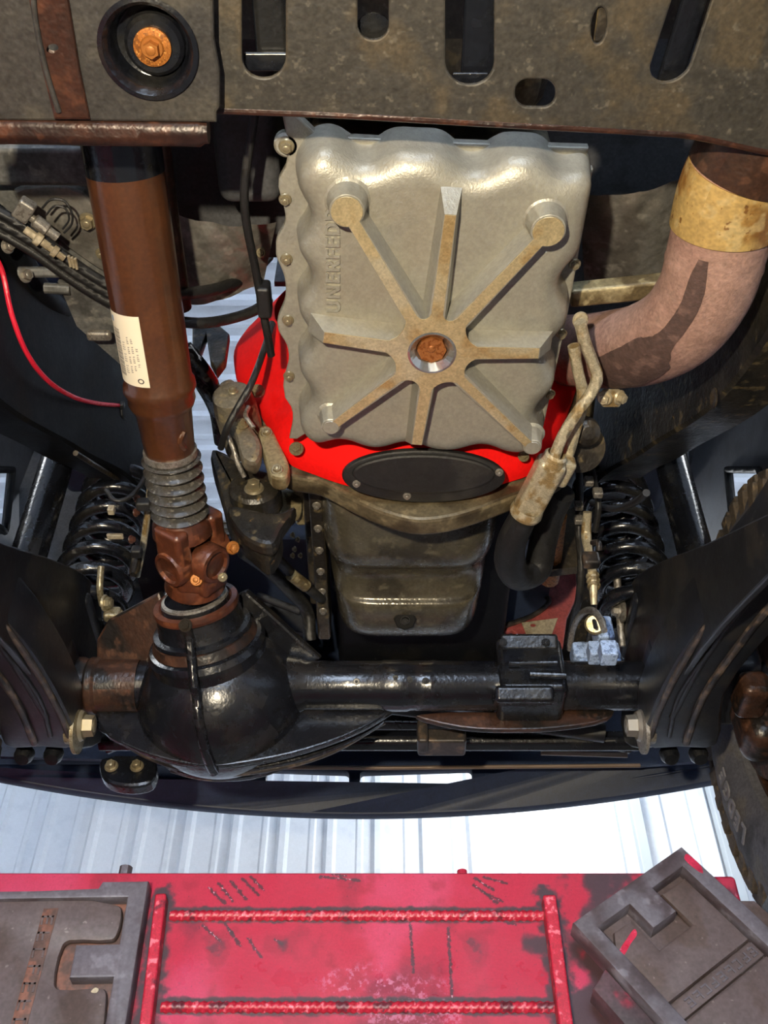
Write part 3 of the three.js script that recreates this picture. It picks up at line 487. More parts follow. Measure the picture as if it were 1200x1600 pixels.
// ---- transmission crossmember with slots
{
  const h = 1.12, pl = PH(h);
  const outer = [[300, -170], [300, 176], [420, 178], [520, 183], [640, 189], [750, 196], [870, 203], [1000, 210], [1080, 216], [1120, 226], [1200, 241], [1340, 262], [1400, 100], [1400, -170]];
  const holes = [slot(378, -60, 446, 122, 33), slot(559, -20, 607, 62, 23), slot(696, -60, 772, 132, 36), ell(936, 40, 12, 29, 20, 0.12), slot(1008, -60, 1070, 128, 30, 8, 62), slot(805, 124, 868, 167, 20)];
  const cm = T('crossmember', plate(outer, pl, 0.006, { bevel: 0.0022, holes }), M.crossSteel, 'wide rusty dark steel crossmember pierced by rounded slots');
  const lip = [[330, 176], [520, 183], [750, 196], [1000, 210], [1080, 216], [1200, 241], [1340, 262]].map(q => hit(q[0], q[1], pl));
  sub(cm, 'front_edge', sweep(lip.map(p => p.clone().add(new THREE.Vector3(0, 0.003, 0.002))), 0.0045, { n: 60, rs: 10 }), M.rustEdge);
  sub(cm, 'upper_plate', slab(V(0.2, h + 0.16, -0.17), 0.9, 0.004, 0.5), M.crossSteel);
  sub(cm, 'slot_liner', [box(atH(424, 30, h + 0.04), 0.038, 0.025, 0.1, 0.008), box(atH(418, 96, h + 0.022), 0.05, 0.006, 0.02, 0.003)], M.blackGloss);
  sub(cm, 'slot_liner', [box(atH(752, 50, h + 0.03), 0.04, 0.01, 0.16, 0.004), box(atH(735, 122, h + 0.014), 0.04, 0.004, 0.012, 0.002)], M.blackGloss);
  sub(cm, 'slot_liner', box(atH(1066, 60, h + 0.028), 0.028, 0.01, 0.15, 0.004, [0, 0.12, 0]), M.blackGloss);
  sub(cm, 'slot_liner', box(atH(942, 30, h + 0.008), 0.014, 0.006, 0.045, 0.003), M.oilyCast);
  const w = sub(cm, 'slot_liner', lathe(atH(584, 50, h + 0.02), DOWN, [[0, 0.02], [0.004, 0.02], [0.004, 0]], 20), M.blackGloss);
}
// ---- left crossmember end with the mount recess
{
  const h = 1.095, pl = PH(h);
  const c = atH(232, 76, h), R = 0.0445;
  const ring = (r, n = 40) => Array.from({ length: n }, (_, i) => c.clone().add(new THREE.Vector3(Math.cos(i / n * 6.28319) * r, 0, Math.sin(i / n * 6.28319) * r)));
  const pts = [[-80, -170], [330, -170], [334, 60], [343, 110], [343, 168], [338, 176], [338, 192], [140, 190], [-80, 188]].map(q => hit(q[0], q[1], pl));
  const hl = ell(82, 76, 18, 15, 24).map(q => hit(q[0], q[1], pl));
  const bm = T('crossmember_end', plateW(pts, pl, 0.008, { bevel: 0.003, holes: [ring(R), hl] }), M.bracketSteel, 'dark steel crossmember end with a round recess and rusty bolt');
  sub(bm, 'rolled_edge', sweep([[-80, 200], [60, 201], [140, 203], [240, 204], [326, 205]].map(q => hit(q[0], q[1], PH(h + 0.012))), t => 0.0165 * (t > 0.97 ? 0.8 : 1), { n: 60, rs: 16 }), M.rustEdge, 'brown rusty rolled edge');
  sub(bm, 'pressed_ridge', plate([[42, -170], [100, -170], [106, 0], [124, 110], [140, 188], [84, 188], [62, 100], [44, 0]], PH(h - 0.006), 0.008, { bevel: 0.0035, holes: [ell(82, 76, 15, 13, 20)] }), M.rustEdge);
  sub(bm, 'ridge_bead', sweep([[52, -60], [54, 20], [72, 110], [92, 175]].map(q => atH(q[0], q[1], h - 0.007)), 0.003, { n: 24 }), M.bracketSteel);
  sub(bm, 'recess', lathe(c, new THREE.Vector3(0, 1, 0), [[-0.004, R + 0.007], [-0.005, R + 0.002], [0, R - 0.002], [0.012, R - 0.005], [0.024, R - 0.008], [0.028, R - 0.016], [0.03, 0.0]], 48), M.blackGloss, 'black oily recess');
  sub(bm, 'bushing', lathe(c.clone().add(new THREE.Vector3(0.003, 0.029, -0.002)), DOWN, [[0, 0.033], [0.012, 0.031], [0.016, 0.027], [0.016, 0.0]], 40), M.blackGloss);
  const cb = c.clone().add(new THREE.Vector3(0.002, 0.012, -0.002));
  sub(bm, 'washer', lathe(cb, DOWN, [[0, 0.0195], [0.003, 0.0195], [0.0035, 0.018], [0.0035, 0.0]], 32), M.boltRust, 'orange rusted washer');
  bolt(bm, cb.clone().add(new THREE.Vector3(0, -0.003, 0)), DOWN, 0.0128, M.boltRust);
}
// ---- front driveshaft
{
  const A = V(-0.345, 1.262, -0.36), p300 = atH(201, 300, 1.25), p590 = atH(249, 600, 1.212), E = atH(282, 806, 1.175);
  const dir = E.clone().sub(p300).normalize();
  const at = s => p300.clone().addScaledVector(dir, s);
  const tot = E.distanceTo(p300);
  const sProj = p => p.clone().sub(p300).dot(dir);
  const s590 = sProj(p590);
  const sBand = sProj(atH(190, 268, 1.252));
  const sh = T('front_driveshaft', lathe(p300, dir, [[sBand, 0], [sBand, 0.05], [s590 - 0.1, 0.0485], [s590 - 0.012, 0.048], [s590 - 0.006, 0.0515], [s590 + 0.004, 0.0525], [s590 + 0.012, 0.048], [s590 + 0.024, 0.049], [s590 + 0.032, 0.046], [s590 + 0.04, 0.041], [s590 + 0.1, 0.038], [s590 + 0.118, 0.036]], 56, 0.9), M.rustPaint, 'glossy rust-brown front driveshaft with a paper sticker');
  sub(sh, 'painted_band', lathe(p300, dir, [[-0.25, 0], [-0.25, 0.05], [sBand, 0.0502], [sBand, 0]], 56), M.blackGloss, 'black painted band');
  const s0 = s590 + 0.112, s1 = sProj(atH(290, 822, 1.172));
  const prof = [[s0, 0.037], [s0 + 0.004, 0.04], [s0 + 0.01, 0.04]]; const nb = 6;
  for (let k = 0; k <= nb * 6; k++) { const t = k / (nb * 6); prof.push([lerp(s0 + 0.012, s1 - 0.008, t), 0.039 + 0.0062 * Math.cos(t * nb * 2 * Math.PI)]); }
  prof.push([s1 - 0.004, 0.039], [s1, 0.038], [s1, 0]);
  sub(sh, 'slip_boot', lathe(p300, dir, prof, 40, 1.2), M.boot, 'grey ribbed rubber boot');
  sub(sh, 'boot_clamp', lathe(p300, dir, [[s0 - 0.003, 0.036], [s0 - 0.003, 0.0405], [s0 + 0.006, 0.0405], [s0 + 0.006, 0.036]], 40), M.zincGrey);
  sub(sh, 'dent_weld', sweep([at(s590 + 0.07).add(new THREE.Vector3(0.03, -0.022, 0.01)), at(s590 + 0.085).add(new THREE.Vector3(0.024, -0.028, 0.012)), at(s590 + 0.1).add(new THREE.Vector3(0.028, -0.022, 0.01))], 0.005, { rs: 8 }), M.rustPaint);
  // sticker wrapped on the tube
  const cv = document.createElement('canvas'); cv.width = 512; cv.height = 256; const x = cv.getContext('2d');
  x.fillStyle = '#e6dbc2'; x.fillRect(0, 0, 512, 256); x.fillStyle = '#55504a';
  for (let i = 0, q = 60; q < 400; i++) { const w = 2 + ((i * 37) % 5); x.fillRect(q, 150, w, 60); q += w + 2 + ((i * 53) % 4); }
  x.fillStyle = '#7d766c'; for (const [yy, x0, n, hh] of [[118, 90, 15, 20], [88, 100, 20, 13], [62, 120, 17, 13], [36, 150, 10, 13]]) for (let i = 0; i < n; i++) { const q = (i * 7919 + yy * 31) % 5; const X0 = x0 + i * (hh > 15 ? 17 : 14); if (q === 4) continue; x.fillRect(X0, yy, 3, hh); if (q !== 1) x.fillRect(X0, yy, 9, 3); if (q > 1) x.fillRect(X0 + 6, yy + hh / 2, 3, hh / 2); x.fillRect(X0, yy + hh / 2 - 1, 8, 3); }
  x.strokeStyle = '#3c3a36'; x.lineWidth = 7; x.beginPath(); x.arc(44, 48, 16, 0, 7); x.stroke();
  x.fillStyle = '#6f8fae'; x.fillRect(440, 190, 40, 26);
  const tx = new THREE.CanvasTexture(cv); tx.colorSpace = THREE.SRGBColorSpace;
  const up = new THREE.Vector3(0, 1, 0), side = new THREE.Vector3().crossVectors(dir, up).normalize(), low = new THREE.Vector3().crossVectors(dir, side).normalize();   // side = right as seen from below
  if (low.y > 0) low.negate(); if (side.x < 0) side.negate();
  const sA = sProj(atH(205, 478, 1.225)) - 0.004, sB = sProj(atH(228, 580, 1.215)), ps = [], uvs = [], ix = [], NU = 16, NV = 10;
  for (let i = 0; i <= NU; i++) for (let j = 0; j <= NV; j++) { const a = lerp(-1.32, -0.02, i / NU), s = lerp(sA, sB, j / NV), p = at(s).addScaledVector(side, Math.sin(a) * 0.0492).addScaledVector(low, Math.cos(a) * 0.0492); ps.push(p.x, p.y, p.z); uvs.push(1 - j / NV, 1 - (1 - i / NU)); }
  for (let i = 0; i < NU; i++) for (let j = 0; j < NV; j++) { const a = i * (NV + 1) + j, b = a + NV + 1; ix.push(a, b, a + 1, b, b + 1, a + 1); }
  const g = new THREE.BufferGeometry(); g.setAttribute('position', new THREE.Float32BufferAttribute(ps, 3)); g.setAttribute('uv', new THREE.Float32BufferAttribute(uvs, 2)); g.setIndex(ix); g.computeVertexNormals();
  const st = new THREE.Mesh(g, new THREE.MeshStandardMaterial({ map: tx, roughness: 0.5, side: THREE.DoubleSide })); st.name = 'sticker'; st.userData.label = 'cream paper sticker with barcode and print'; sh.add(st);
  // universal joint yokes
  const J = atH(302, 866, 1.16), e1 = side.clone().multiplyScalar(-0.62).addScaledVector(low, 0.78).normalize(), e2 = side.clone().multiplyScalar(0.8).addScaledVector(low, 0.6).normalize();
  const nd2 = atH(307, 946, 1.15).sub(J).normalize();
  const ear = (ax, along, c0, len, th, wd) => { const w = ax.clone().cross(along).normalize(), al = ax.clone().cross(w).normalize(); const g = new RoundedBoxGeometry(th, wd, len, 3, 0.009); g.applyMatrix4(new THREE.Matrix4().makeBasis(ax, w, al).setPosition(c0)); return fin(g); };
  const cap = (ax, k) => lathe(J.clone().addScaledVector(ax, k), ax, [[-0.03, 0.0315], [-0.006, 0.0315], [0.0, 0.029], [0.001, 0.0235], [-0.005, 0.022], [-0.006, 0]], 32);
  const uj = T('universal_joint', [
    lathe(E.clone().addScaledVector(dir, -0.004), dir, [[0, 0.036], [0.016, 0.046], [0.034, 0.048], [0.05, 0.03], [0.05, 0]], 32),
    ear(e1, dir, J.clone().addScaledVector(e1, 0.036).addScaledVector(dir, -0.028), 0.085, 0.03, 0.058), cap(e1, 0.055),
    ear(e1, dir, J.clone().addScaledVector(e1, -0.036).addScaledVector(dir, -0.028), 0.085, 0.03, 0.058), cap(e1.clone().negate(), 0.055)], M.rustJoint, 'rust-red universal joint yoke with round bearing caps');
  const uj2 = T('pinion_yoke', [
    ear(e2, nd2, J.clone().addScaledVector(e2, 0.034).addScaledVector(nd2, 0.02), 0.075, 0.03, 0.055), cap(e2, 0.052),
    ear(e2, nd2, J.clone().addScaledVector(e2, -0.034).addScaledVector(nd2, 0.02), 0.075, 0.03, 0.055), cap(e2.clone().negate(), 0.052),
    lathe(J, nd2, [[-0.012, 0.02], [0.02, 0.03], [0.045, 0.046], [0.065, 0.05], [0.065, 0]], 32), ear(low, nd2, J.clone().addScaledVector(low, 0.03).addScaledVector(nd2, 0.026), 0.05, 0.03, 0.044)], M.rustJoint, 'rust-red yoke bolted to the pinion flange');
  bolt(uj2, atH(307, 906, 1.112), new THREE.Vector3(0, -0.7, 0.7), 0.0105, M.boltRust);
  bolt(uj2, atH(364, 856, 1.13), new THREE.Vector3(0.5, -0.7, 0.5), 0.011, M.boltRust);
  bolt(uj2, atH(348, 902, 1.125), new THREE.Vector3(0.3, -0.7, 0.5), 0.008, M.zinc);
}
// ---- front axle
{
  const Y = 1.10, Zc = -1.44, dx = -0.285, dc = V(dx, Y, Zc);
  const X1 = new THREE.Vector3(1, 0, 0);
  const ax = T('front_axle', [lathe(V(dx - 0.1, Y, Zc), new THREE.Vector3(-1, 0, 0), [[0, 0.044], [0.5, 0.044]], 36), lathe(V(dx + 0.09, Y, Zc), X1, [[0, 0.056], [0.05, 0.048], [0.06, 0.043], [0.19, 0.043], [0.195, 0.045], [0.235, 0.045], [0.24, 0.043], [0.275, 0.043], [0.28, 0.045], [0.29, 0.043], [0.95, 0.043]], 40)], M.axleBlack, 'glossy black front axle tube');
  for (const [px, py] of [[557, 1065], [665, 1064], [640, 1062], [618, 1060]]) bolt(ax, hit(px, py, PL(V(0, Y - 0.02, Zc + 0.038), new THREE.Vector3(0, -0.5, 0.8))), new THREE.Vector3(0, -0.6, 0.8), 0.006, M.blackGloss);
  sub(ax, 'bare_stub', lathe(V(dx - 0.14, Y, Zc), new THREE.Vector3(-1, 0, 0), [[0, 0.046], [0.07, 0.046], [0.075, 0.05], [0.085, 0.05], [0.09, 0.046], [0.1, 0.05], [0.11, 0.05], [0.115, 0.046]], 32), M.axleRust);
  // differential housing
  const bc = V(dx, 1.088, -1.465);
  const sp = new THREE.SphereGeometry(0.145, 56, 36); sp.scale(1.0, 0.93, 0.93); sp.translate(bc.x, bc.y, bc.z);
  const pin = atH(307, 946, 1.15), nd = pin.clone().sub(bc).normalize();
  const neck = lathe(bc, nd, [[0.09, 0.1], [0.105, 0.099], [0.112, 0.098], [0.124, 0.093], [0.126, 0.088], [0.142, 0.08], [0.15, 0.074], [0.185, 0.07], [0.19, 0.064], [0.19, 0.05]], 48, 0.6);
  const diff = T('differential_housing', [fin(sp), neck], M.axleBlack, 'round glossy black differential housing with rust patches');
  sub(diff, 'rusty_band', lathe(bc, nd, [[0.126, 0.0895], [0.1275, 0.0905], [0.141, 0.0845], [0.143, 0.081]], 48), M.axleRust, 'rusty band around the pinion neck');
  sub(diff, 'pinion_ring', lathe(bc, nd, [[0.112, 0.099], [0.114, 0.1015], [0.124, 0.0965], [0.126, 0.09]], 48), M.blackGloss);
  sub(diff, 'pinion_ring', lathe(bc, nd, [[0.143, 0.08], [0.1445, 0.0845], [0.151, 0.083], [0.153, 0.074]], 48), M.blackGloss);
  sub(diff, 'pinion_flange', lathe(bc, nd, [[0.186, 0.06], [0.187, 0.071], [0.193, 0.0725], [0.199, 0.071], [0.2, 0.062], [0.196, 0.058]], 48), M.rustJoint, 'rust-brown pinion flange ring');
  sub(diff, 'pinion_seal', lathe(bc, nd, [[0.19, 0.058], [0.204, 0.057], [0.206, 0.05], [0.206, 0]], 40), M.blackGloss);
  sub(diff, 'seal_ring', lathe(bc, nd, [[0.203, 0.0565], [0.208, 0.0555], [0.21, 0.05]], 40), M.zincGrey);
  { // centre rib following the housing's profile in the plane through the pinion
    const low = new THREE.Vector3(0, -1, 0).addScaledVector(nd, nd.y).normalize(), pts = [];
    for (const [q, r] of [[0.196, 0.073], [0.17, 0.074], [0.152, 0.083], [0.135, 0.09], [0.118, 0.1], [0.1, 0.109]]) pts.push(bc.clone().addScaledVector(nd, q).addScaledVector(low, r));
    for (const t of [0.9, 1.15, 1.45, 1.75, 2.0]) pts.push(bc.clone().addScaledVector(nd, Math.cos(t) * 0.138).addScaledVector(low, Math.sin(t) * 0.138));
    sub(diff, 'casting_rib', sweep(pts, 0.0085, { n: 90, rs: 10 }), M.axleBlack);
    bolt(diff, pts[0].clone().add(new THREE.Vector3(0, -0.003, 0.003)), new THREE.Vector3(0, -0.6, 0.8), 0.011, M.oilyCast);
  }
  // webs and flange seen behind (in front of the axle)
  const web = T('axle_web', [
    plate(smoothPts([[150, 1092], [225, 1092], [236, 1120], [265, 1160], [330, 1180], [400, 1160], [450, 1130], [478, 1103], [606, 1110], [560, 1140], [480, 1170], [400, 1188], [330, 1196], [260, 1186], [200, 1165], [160, 1140]], 3), PZ(-1.46), 0.012, { bevel: 0.003 })], M.axleBlack, 'curved black web plate under the axle');
  sub(web, 'web_edge', sweep([[150, 1132], [200, 1162], [262, 1187], [330, 1197], [400, 1190], [480, 1171], [560, 1141], [610, 1112]].map(q => atZ(q[0], q[1], -1.475)), 0.006, { n: 80 }), M.blackGloss);
  const cover = T('differential_cover', [plate(smoothPts([[160, 1128], [240, 1178], [330, 1204], [420, 1196], [500, 1176], [590, 1132], [600, 1122], [500, 1090], [330, 1060], [200, 1090]], 4), PZ(-1.5), 0.014, { bevel: 0.004 }), plate(smoothPts([[215, 1140], [262, 1196], [335, 1213], [410, 1206], [455, 1176], [480, 1120], [340, 1060]], 4), PZ(-1.56), 0.02, { bevel: 0.006 })], M.axleBlack, 'flanged differential cover below the axle');
  sub(cover, 'cover_edge', sweep([[158, 1136], [235, 1184], [330, 1209], [425, 1201], [510, 1178], [600, 1128]].map(q => atZ(q[0], q[1], -1.515)), 0.005, { n: 80 }), M.armRidge);
  sub(cover, 'cover_edge', sweep([[268, 1203], [300, 1212], [340, 1217], [400, 1212], [440, 1200]].map(q => atZ(q[0], q[1], -1.575)), 0.005, { n: 60 }), M.armRidge);
  // triangular gussets beside the pinion neck
  T('axle_gusset', plate([[150, 1000], [168, 968], [248, 925], [262, 960], [252, 1000], [228, 1040], [222, 1052], [150, 1052]], plane3(V(-0.5, 1.14, -1.42), V(-0.33, 1.1, -1.42), V(-0.34, 1.2, -1.3)), 0.02, { bevel: 0.005 }), M.axleRust, 'rusty gusset left of the pinion neck');
  T('axle_gusset', plate([[372, 930], [385, 925], [430, 965], [500, 1030], [480, 1046], [420, 1020], [388, 1000]], plane3(V(-0.23, 1.14, -1.42), V(-0.08, 1.12, -1.43), V(-0.24, 1.2, -1.3)), 0.02, { bevel: 0.005 }), M.axleBlack, 'black gusset right of the pinion neck');
  // right-hand shift collar housing and lower web
  const hs = T('axle_disconnect_housing', [box(V(0.252, Y + 0.005, Zc), 0.115, 0.115, 0.12, 0.012), box(V(0.235, Y - 0.045, Zc + 0.03), 0.1, 0.03, 0.06, 0.008, [0.5, 0, 0]), box(V(0.252, Y + 0.055, Zc + 0.045), 0.1, 0.03, 0.05, 0.006, [0.5, 0, 0])], M.blackGloss, 'black bolted actuator housing on the right axle tube');
  for (const [px, py] of [[791, 1081], [800, 1092], [866, 1092], [786, 1004], [853, 1004]]) bolt(hs, hit(px, py, PL(V(0.25, Y - 0.02, Zc + 0.066), new THREE.Vector3(0, -0.5, 0.85))), new THREE.Vector3(0, -0.5, 0.85), 0.0075, M.blackGloss);
  sub(hs, 'ridge', [sweep([[795, 1037], [870, 1036]].map(q => atZ(q[0], q[1], -1.375)), 0.005, { flat: true }), sweep([[828, 1054], [884, 1056]].map(q => atZ(q[0], q[1], -1.37)), 0.006, { flat: true })], M.blackGloss);
  T('axle_web', plate(smoothPts([[650, 1118], [700, 1112], [800, 1112], [960, 1108], [950, 1122], [880, 1136], [800, 1140], [720, 1136]], 3), PZ(-1.47), 0.012, { bevel: 0.003 }), M.axleRust, 'rusty lower web under the right axle tube');
  T('damper_bracket', [box(atZ(690, 1160, -1.62), 0.09, 0.03, 0.05, 0.006), box(atZ(660, 1150, -1.6), 0.02, 0.05, 0.04, 0.006)], M.armRidge);
  T('tie_rod', sweep([V(-0.55, 1.15, -1.68), V(0.5, 1.15, -1.68)], 0.019, { flat: true, rs: 16 }), M.blackGloss);
  T('track_bar', sweep([V(-0.45, 1.24, -1.62), V(0.0, 1.2, -1.63), V(0.42, 1.14, -1.64)], 0.018, { rs: 14 }), M.armBlack);
}
// ---- clevis with two bolts under the left bumper line
{
  const p = T('sway_bar_bracket', plate(smoothPts([[158, 1185], [240, 1185], [244, 1205], [236, 1222], [205, 1229], [168, 1222], [156, 1206]], 3), PZ(-1.58), 0.03, { bevel: 0.006 }), M.blackGloss, 'black bracket with two brass-coloured bolts');
  for (const px of [174, 214]) bolt(p, atZ(px, 1197, -1.578), BACK, 0.0125, M.zinc);
}
// ---- control arms, springs, shocks, both sides
const MX = -0.04;                                                    // mirror line for the suspension
function mirror(g) { const q = g.clone(); q.translate(-MX, 0, 0); q.scale(-1, 1, 1); q.translate(MX, 0, 0); const p = q.attributes.position, n = q.attributes.normal, u = q.attributes.uv;
  for (let i = 0; i < p.count; i += 3) for (const [at, k] of [[p, 3], [n, 3], [u, 2]]) for (let c = 0; c < k; c++) { const a = at.array, t = a[(i + 1) * k + c]; a[(i + 1) * k + c] = a[(i + 2) * k + c]; a[(i + 2) * k + c] = t; }
  return q; }
for (const s of [1, -1]) {
  const X = g => s > 0 ? g : mirror(g), side = s > 0 ? 'right' : 'left', xs = x => s > 0 ? x : 2 * MX - x;
  const botPl = plane3(V(0.46, 1.0, -1.5), V(0.49, 0.925, -0.93), V(0.6, 1.0, -1.5));
  const arm = T('lower_control_arm', [
    X(plate(smoothPts([[1008, 1168], [1060, 1170], [1122, 1166], [1134, 1090], [1215, 985], [1330, 880], [1420, 700], [1330, 690], [1200, 862], [1076, 1006], [1020, 1110]], 3), botPl, 0.09, { bevel: 0.012, segs: 3 }))], M.armBlack, `long black stamped control arm leading to the ${s > 0 ? 'plain axle tube' : 'differential'} end of the axle`);
  for (const [pts, r, m] of [[[[1014, 1160], [1030, 1110], [1084, 1008], [1150, 925], [1240, 815]], 0.0055, M.armRidge], [[[1050, 1120], [1100, 1030], [1160, 950], [1250, 845]], 0.005, M.armBlack], [[[1072, 1160], [1098, 1090], [1160, 1000], [1230, 915], [1290, 850]], 0.0065, M.armRidge], [[[1046, 1150], [1060, 1090], [1110, 1015], [1170, 940]], 0.004, M.armBlack]])
    sub(arm, 'pressed_ridge', X(sweep(pts.map(q => hit(q[0], q[1], PL(botPl.p.clone().addScaledVector(botPl.n, 0.001), botPl.n))), r, { n: 50, rs: 10 })), m);
  const inPl = PX(0.452, 1);
  const br = T('control_arm_bracket', [X(plate(smoothPts([[976, 1160], [975, 1040], [975, 945], [990, 905], [1030, 878], [1100, 850], [1210, 797], [1300, 760], [1310, 800], [1200, 900], [1090, 1020], [1030, 1120], [1010, 1168]], 3), inPl, 0.012, { bevel: 0.003 })), X(box(V(0.54, 1.10, -1.42), 0.18, 0.09, 0.17, 0.02)), X(box(V(0.53, 1.235, -1.44), 0.17, 0.03, 0.17, 0.012))], M.armBlack, `black axle bracket plate beside the ${s > 0 ? 'blue-grey connector' : 'differential'}`);
  const cb = V(xs(0.437), 1.016, -1.44), out = new THREE.Vector3(-s, 0, 0);
  sub(br, 'cam_washer', lathe(cb.clone().add(new THREE.Vector3(0, -0.012, 0)), out, [[-0.015, 0.0], [-0.015, 0.02], [0, 0.022], [0, 0.037], [0.006, 0.037], [0.007, 0.033], [0.007, 0]], 32), s > 0 ? M.zincGrey : M.zinc, 'round eccentric washer');
  bolt(br, cb.clone().addScaledVector(out, 0.007), out, 0.027, s > 0 ? M.zincGrey : M.zinc, 'cam_bolt');
  for (const k of [0, 1]) sub(br, 'rear_tab', X(lathe(V(0.508 + k * 0.052, 1.045, -1.56), new THREE.Vector3(0, -1, 0.3), [[0, 0.017], [0.012, 0.017], [0.022, 0.012], [0.024, 0]], 20)), M.armBlack);
  sub(br, 'paint_mark', X(plate([[1018, 1104], [1028, 1086], [1044, 1070], [1046, 1078], [1030, 1104], [1022, 1114]], PX(0.4515, 1), 0.002)), M.redFaded, 'red paint mark');
  // coil spring
  const pts = []; for (let i = 0; i <= 170; i++) { const t = i / 170, a = t * Math.PI * 2 * 7; pts.push(V(0.476 + Math.cos(a) * 0.064, 1.25 + t * 0.4, -1.44 + Math.sin(a) * 0.064)); }
  T('coil_spring', X(sweep(pts, 0.014, { n: 340, rs: 10 })), M.blackGloss, `black coil spring above the ${s > 0 ? 'plain axle tube' : 'differential'} end of the axle`);
  T('shock_absorber', [X(sweep([V(0.575, 1.16, -1.36), V(0.59, 1.8, -1.34)], 0.033, { flat: true, rs: 28, n: 4 }))], M.blackGloss, `black shock absorber tube behind the ${s > 0 ? 'right' : 'left'} coil spring`);
  T('spring_tower', [X(box(V(0.58, 1.82, -1.40), 0.2, 0.12, 0.2, 0.03))], M.frameBlack);
  // frame rail: outer bottom edge path, box section
  const path = [[0.62, 1.13, 0.6], [0.62, 1.13, -0.5], [0.60, 1.24, -0.9], [0.56, 1.45, -1.2], [0.52, 1.62, -1.45], [0.5, 1.66, -1.8], [0.5, 1.6, -2.1]];
  const cu = new THREE.CatmullRomCurve3(path.map(p => V(...p)), false, 'centripetal').getPoints(60), ps = [], ix = [];
  cu.forEach((p, i) => { const q = cu[Math.min(i + 1, 60)].clone().sub(cu[Math.max(i - 1, 0)]).normalize(), up = new THREE.Vector3(1, 0, 0).cross(q).normalize(); if (up.y < 0) up.negate();
    for (const [a, b] of [[0, 0.006], [0.006, 0], [-0.006 + 0.0, 0], [-0.079, 0], [-0.085, 0.006], [-0.085, 0.254], [-0.079, 0.26], [0, 0.26]]) { const w = p.clone().addScaledVector(up, b).add(new THREE.Vector3(a > 0 ? 0 : a, 0, 0)); ps.push(w.x, w.y, w.z); } });
  for (let i = 0; i < 60; i++) for (let j = 0; j < 8; j++) { const a = i * 8 + j, b = i * 8 + (j + 1) % 8; ix.push(a, b, a + 8, b, b + 8, a + 8); }
  const g = new THREE.BufferGeometry(); g.setAttribute('position', new THREE.Float32BufferAttribute(ps, 3)); g.setIndex(ix);
  const fr = T('frame_rail', X(fin(g, 0.7)), s > 0 ? M.frameBrown : M.frameBlack, s > 0 ? 'brown grimy frame rail behind the exhaust pipe' : 'black frame rail with a red wire along it');
  if (s > 0) { const w = atX(1118, 622, 0.497); sub(fr, 'stain_ring', lathe(w, new THREE.Vector3(-1, 0, 0.0), [[0, 0.0], [0.002, 0.016], [0.004, 0.014], [0.003, 0.009], [0.001, 0]], 24), M.oilyCast); }
  // wheel: tyre with tread blocks, rim
  const TK = 0.952, wc = V(s > 0 ? 0.79 : -0.915, 1.08, -1.44), R = 0.41, hw = 0.135;
  const O = new THREE.Vector3(s, 0, 0);
  const tyreProf = [[-0.09, 0.215], [-0.115, 0.225], [-0.13, 0.26], [-0.135, 0.30], [-0.134, 0.33], [-0.128, 0.36], [-0.118, 0.385], [-0.105, 0.396], [0.105, 0.396], [0.118, 0.385], [0.13, 0.36], [0.135, 0.3], [0.115, 0.225], [0.09, 0.215]];
  const ty = T('tyre', lathe(wc, O, tyreProf.map(([d, r]) => [d, r * TK]), 72, 0.6), M.tyre, `black truck tyre on the ${s > 0 ? 'exhaust pipe' : 'driveshaft'} side of the truck`);
  const blk = []; const N = 44;
  const bgA = new RoundedBoxGeometry(0.052, 0.02, 0.042, 1, 0.004);
  for (let i = 0; i < N; i++) for (let j = 0; j < 4; j++) { const a = (i + (j % 2) * 0.5) / N * Math.PI * 2; const m = new THREE.Matrix4().makeRotationX(a).multiply(new THREE.Matrix4().makeTranslation(-0.096 + j * 0.064, 0.402 * TK, 0)); const q = bgA.clone().applyMatrix4(m); q.translate(wc.x, wc.y, wc.z); blk.push(fin(q)); }
  for (let i = 0; i < N; i++) { const a = (i + 0.25) / N * Math.PI * 2; const q = new RoundedBoxGeometry(0.02, 0.045, 0.03, 1, 0.004); q.applyMatrix4(new THREE.Matrix4().makeRotationX(a).multiply(new THREE.Matrix4().makeTranslation(-s * 0.12, 0.372 * TK, 0))); q.translate(wc.x, wc.y, wc.z); blk.push(fin(q)); }
  const tr = sub(ty, 'tread_blocks', mergeGeometries(blk, false), M.tread); tr.userData.kind = 'stuff';
  if (s > 0) {
    const word = 'LEDGE';                                            // raised letters on the inner sidewall
    [...word].forEach((ch, i) => { const a = lerp(-0.06, 0.42, i / 4); const lg = text(ch, 0.036, 0.0028); const bb = new THREE.Box3().setFromBufferAttribute(lg.attributes.position); lg.translate(-(bb.min.x + bb.max.x) / 2, 0, 0);
      // face the vehicle's centre: text x along the tangent, text y towards the hub side
      const rad = new THREE.Vector3(0, Math.sin(a - 0.35), -Math.cos(a - 0.35)), nrm = new THREE.Vector3(-1, 0, 0), ey = rad.clone(), ex = ey.clone().cross(nrm);
      lg.applyMatrix4(new THREE.Matrix4().makeBasis(ex, ey, nrm).setPosition(wc.clone().add(new THREE.Vector3(-0.1345, 0, 0)).addScaledVector(rad, 0.268))); lg.computeVertexNormals();
      sub(ty, 'letter', lg, M.tyreLetter); });
  }
  const rim = T('wheel_rim', lathe(wc, O, [[-0.1, 0.215], [-0.1, 0.2], [-0.06, 0.19], [0.05, 0.18], [0.07, 0.0]], 48), s > 0 ? M.axleRust : M.blackGloss);
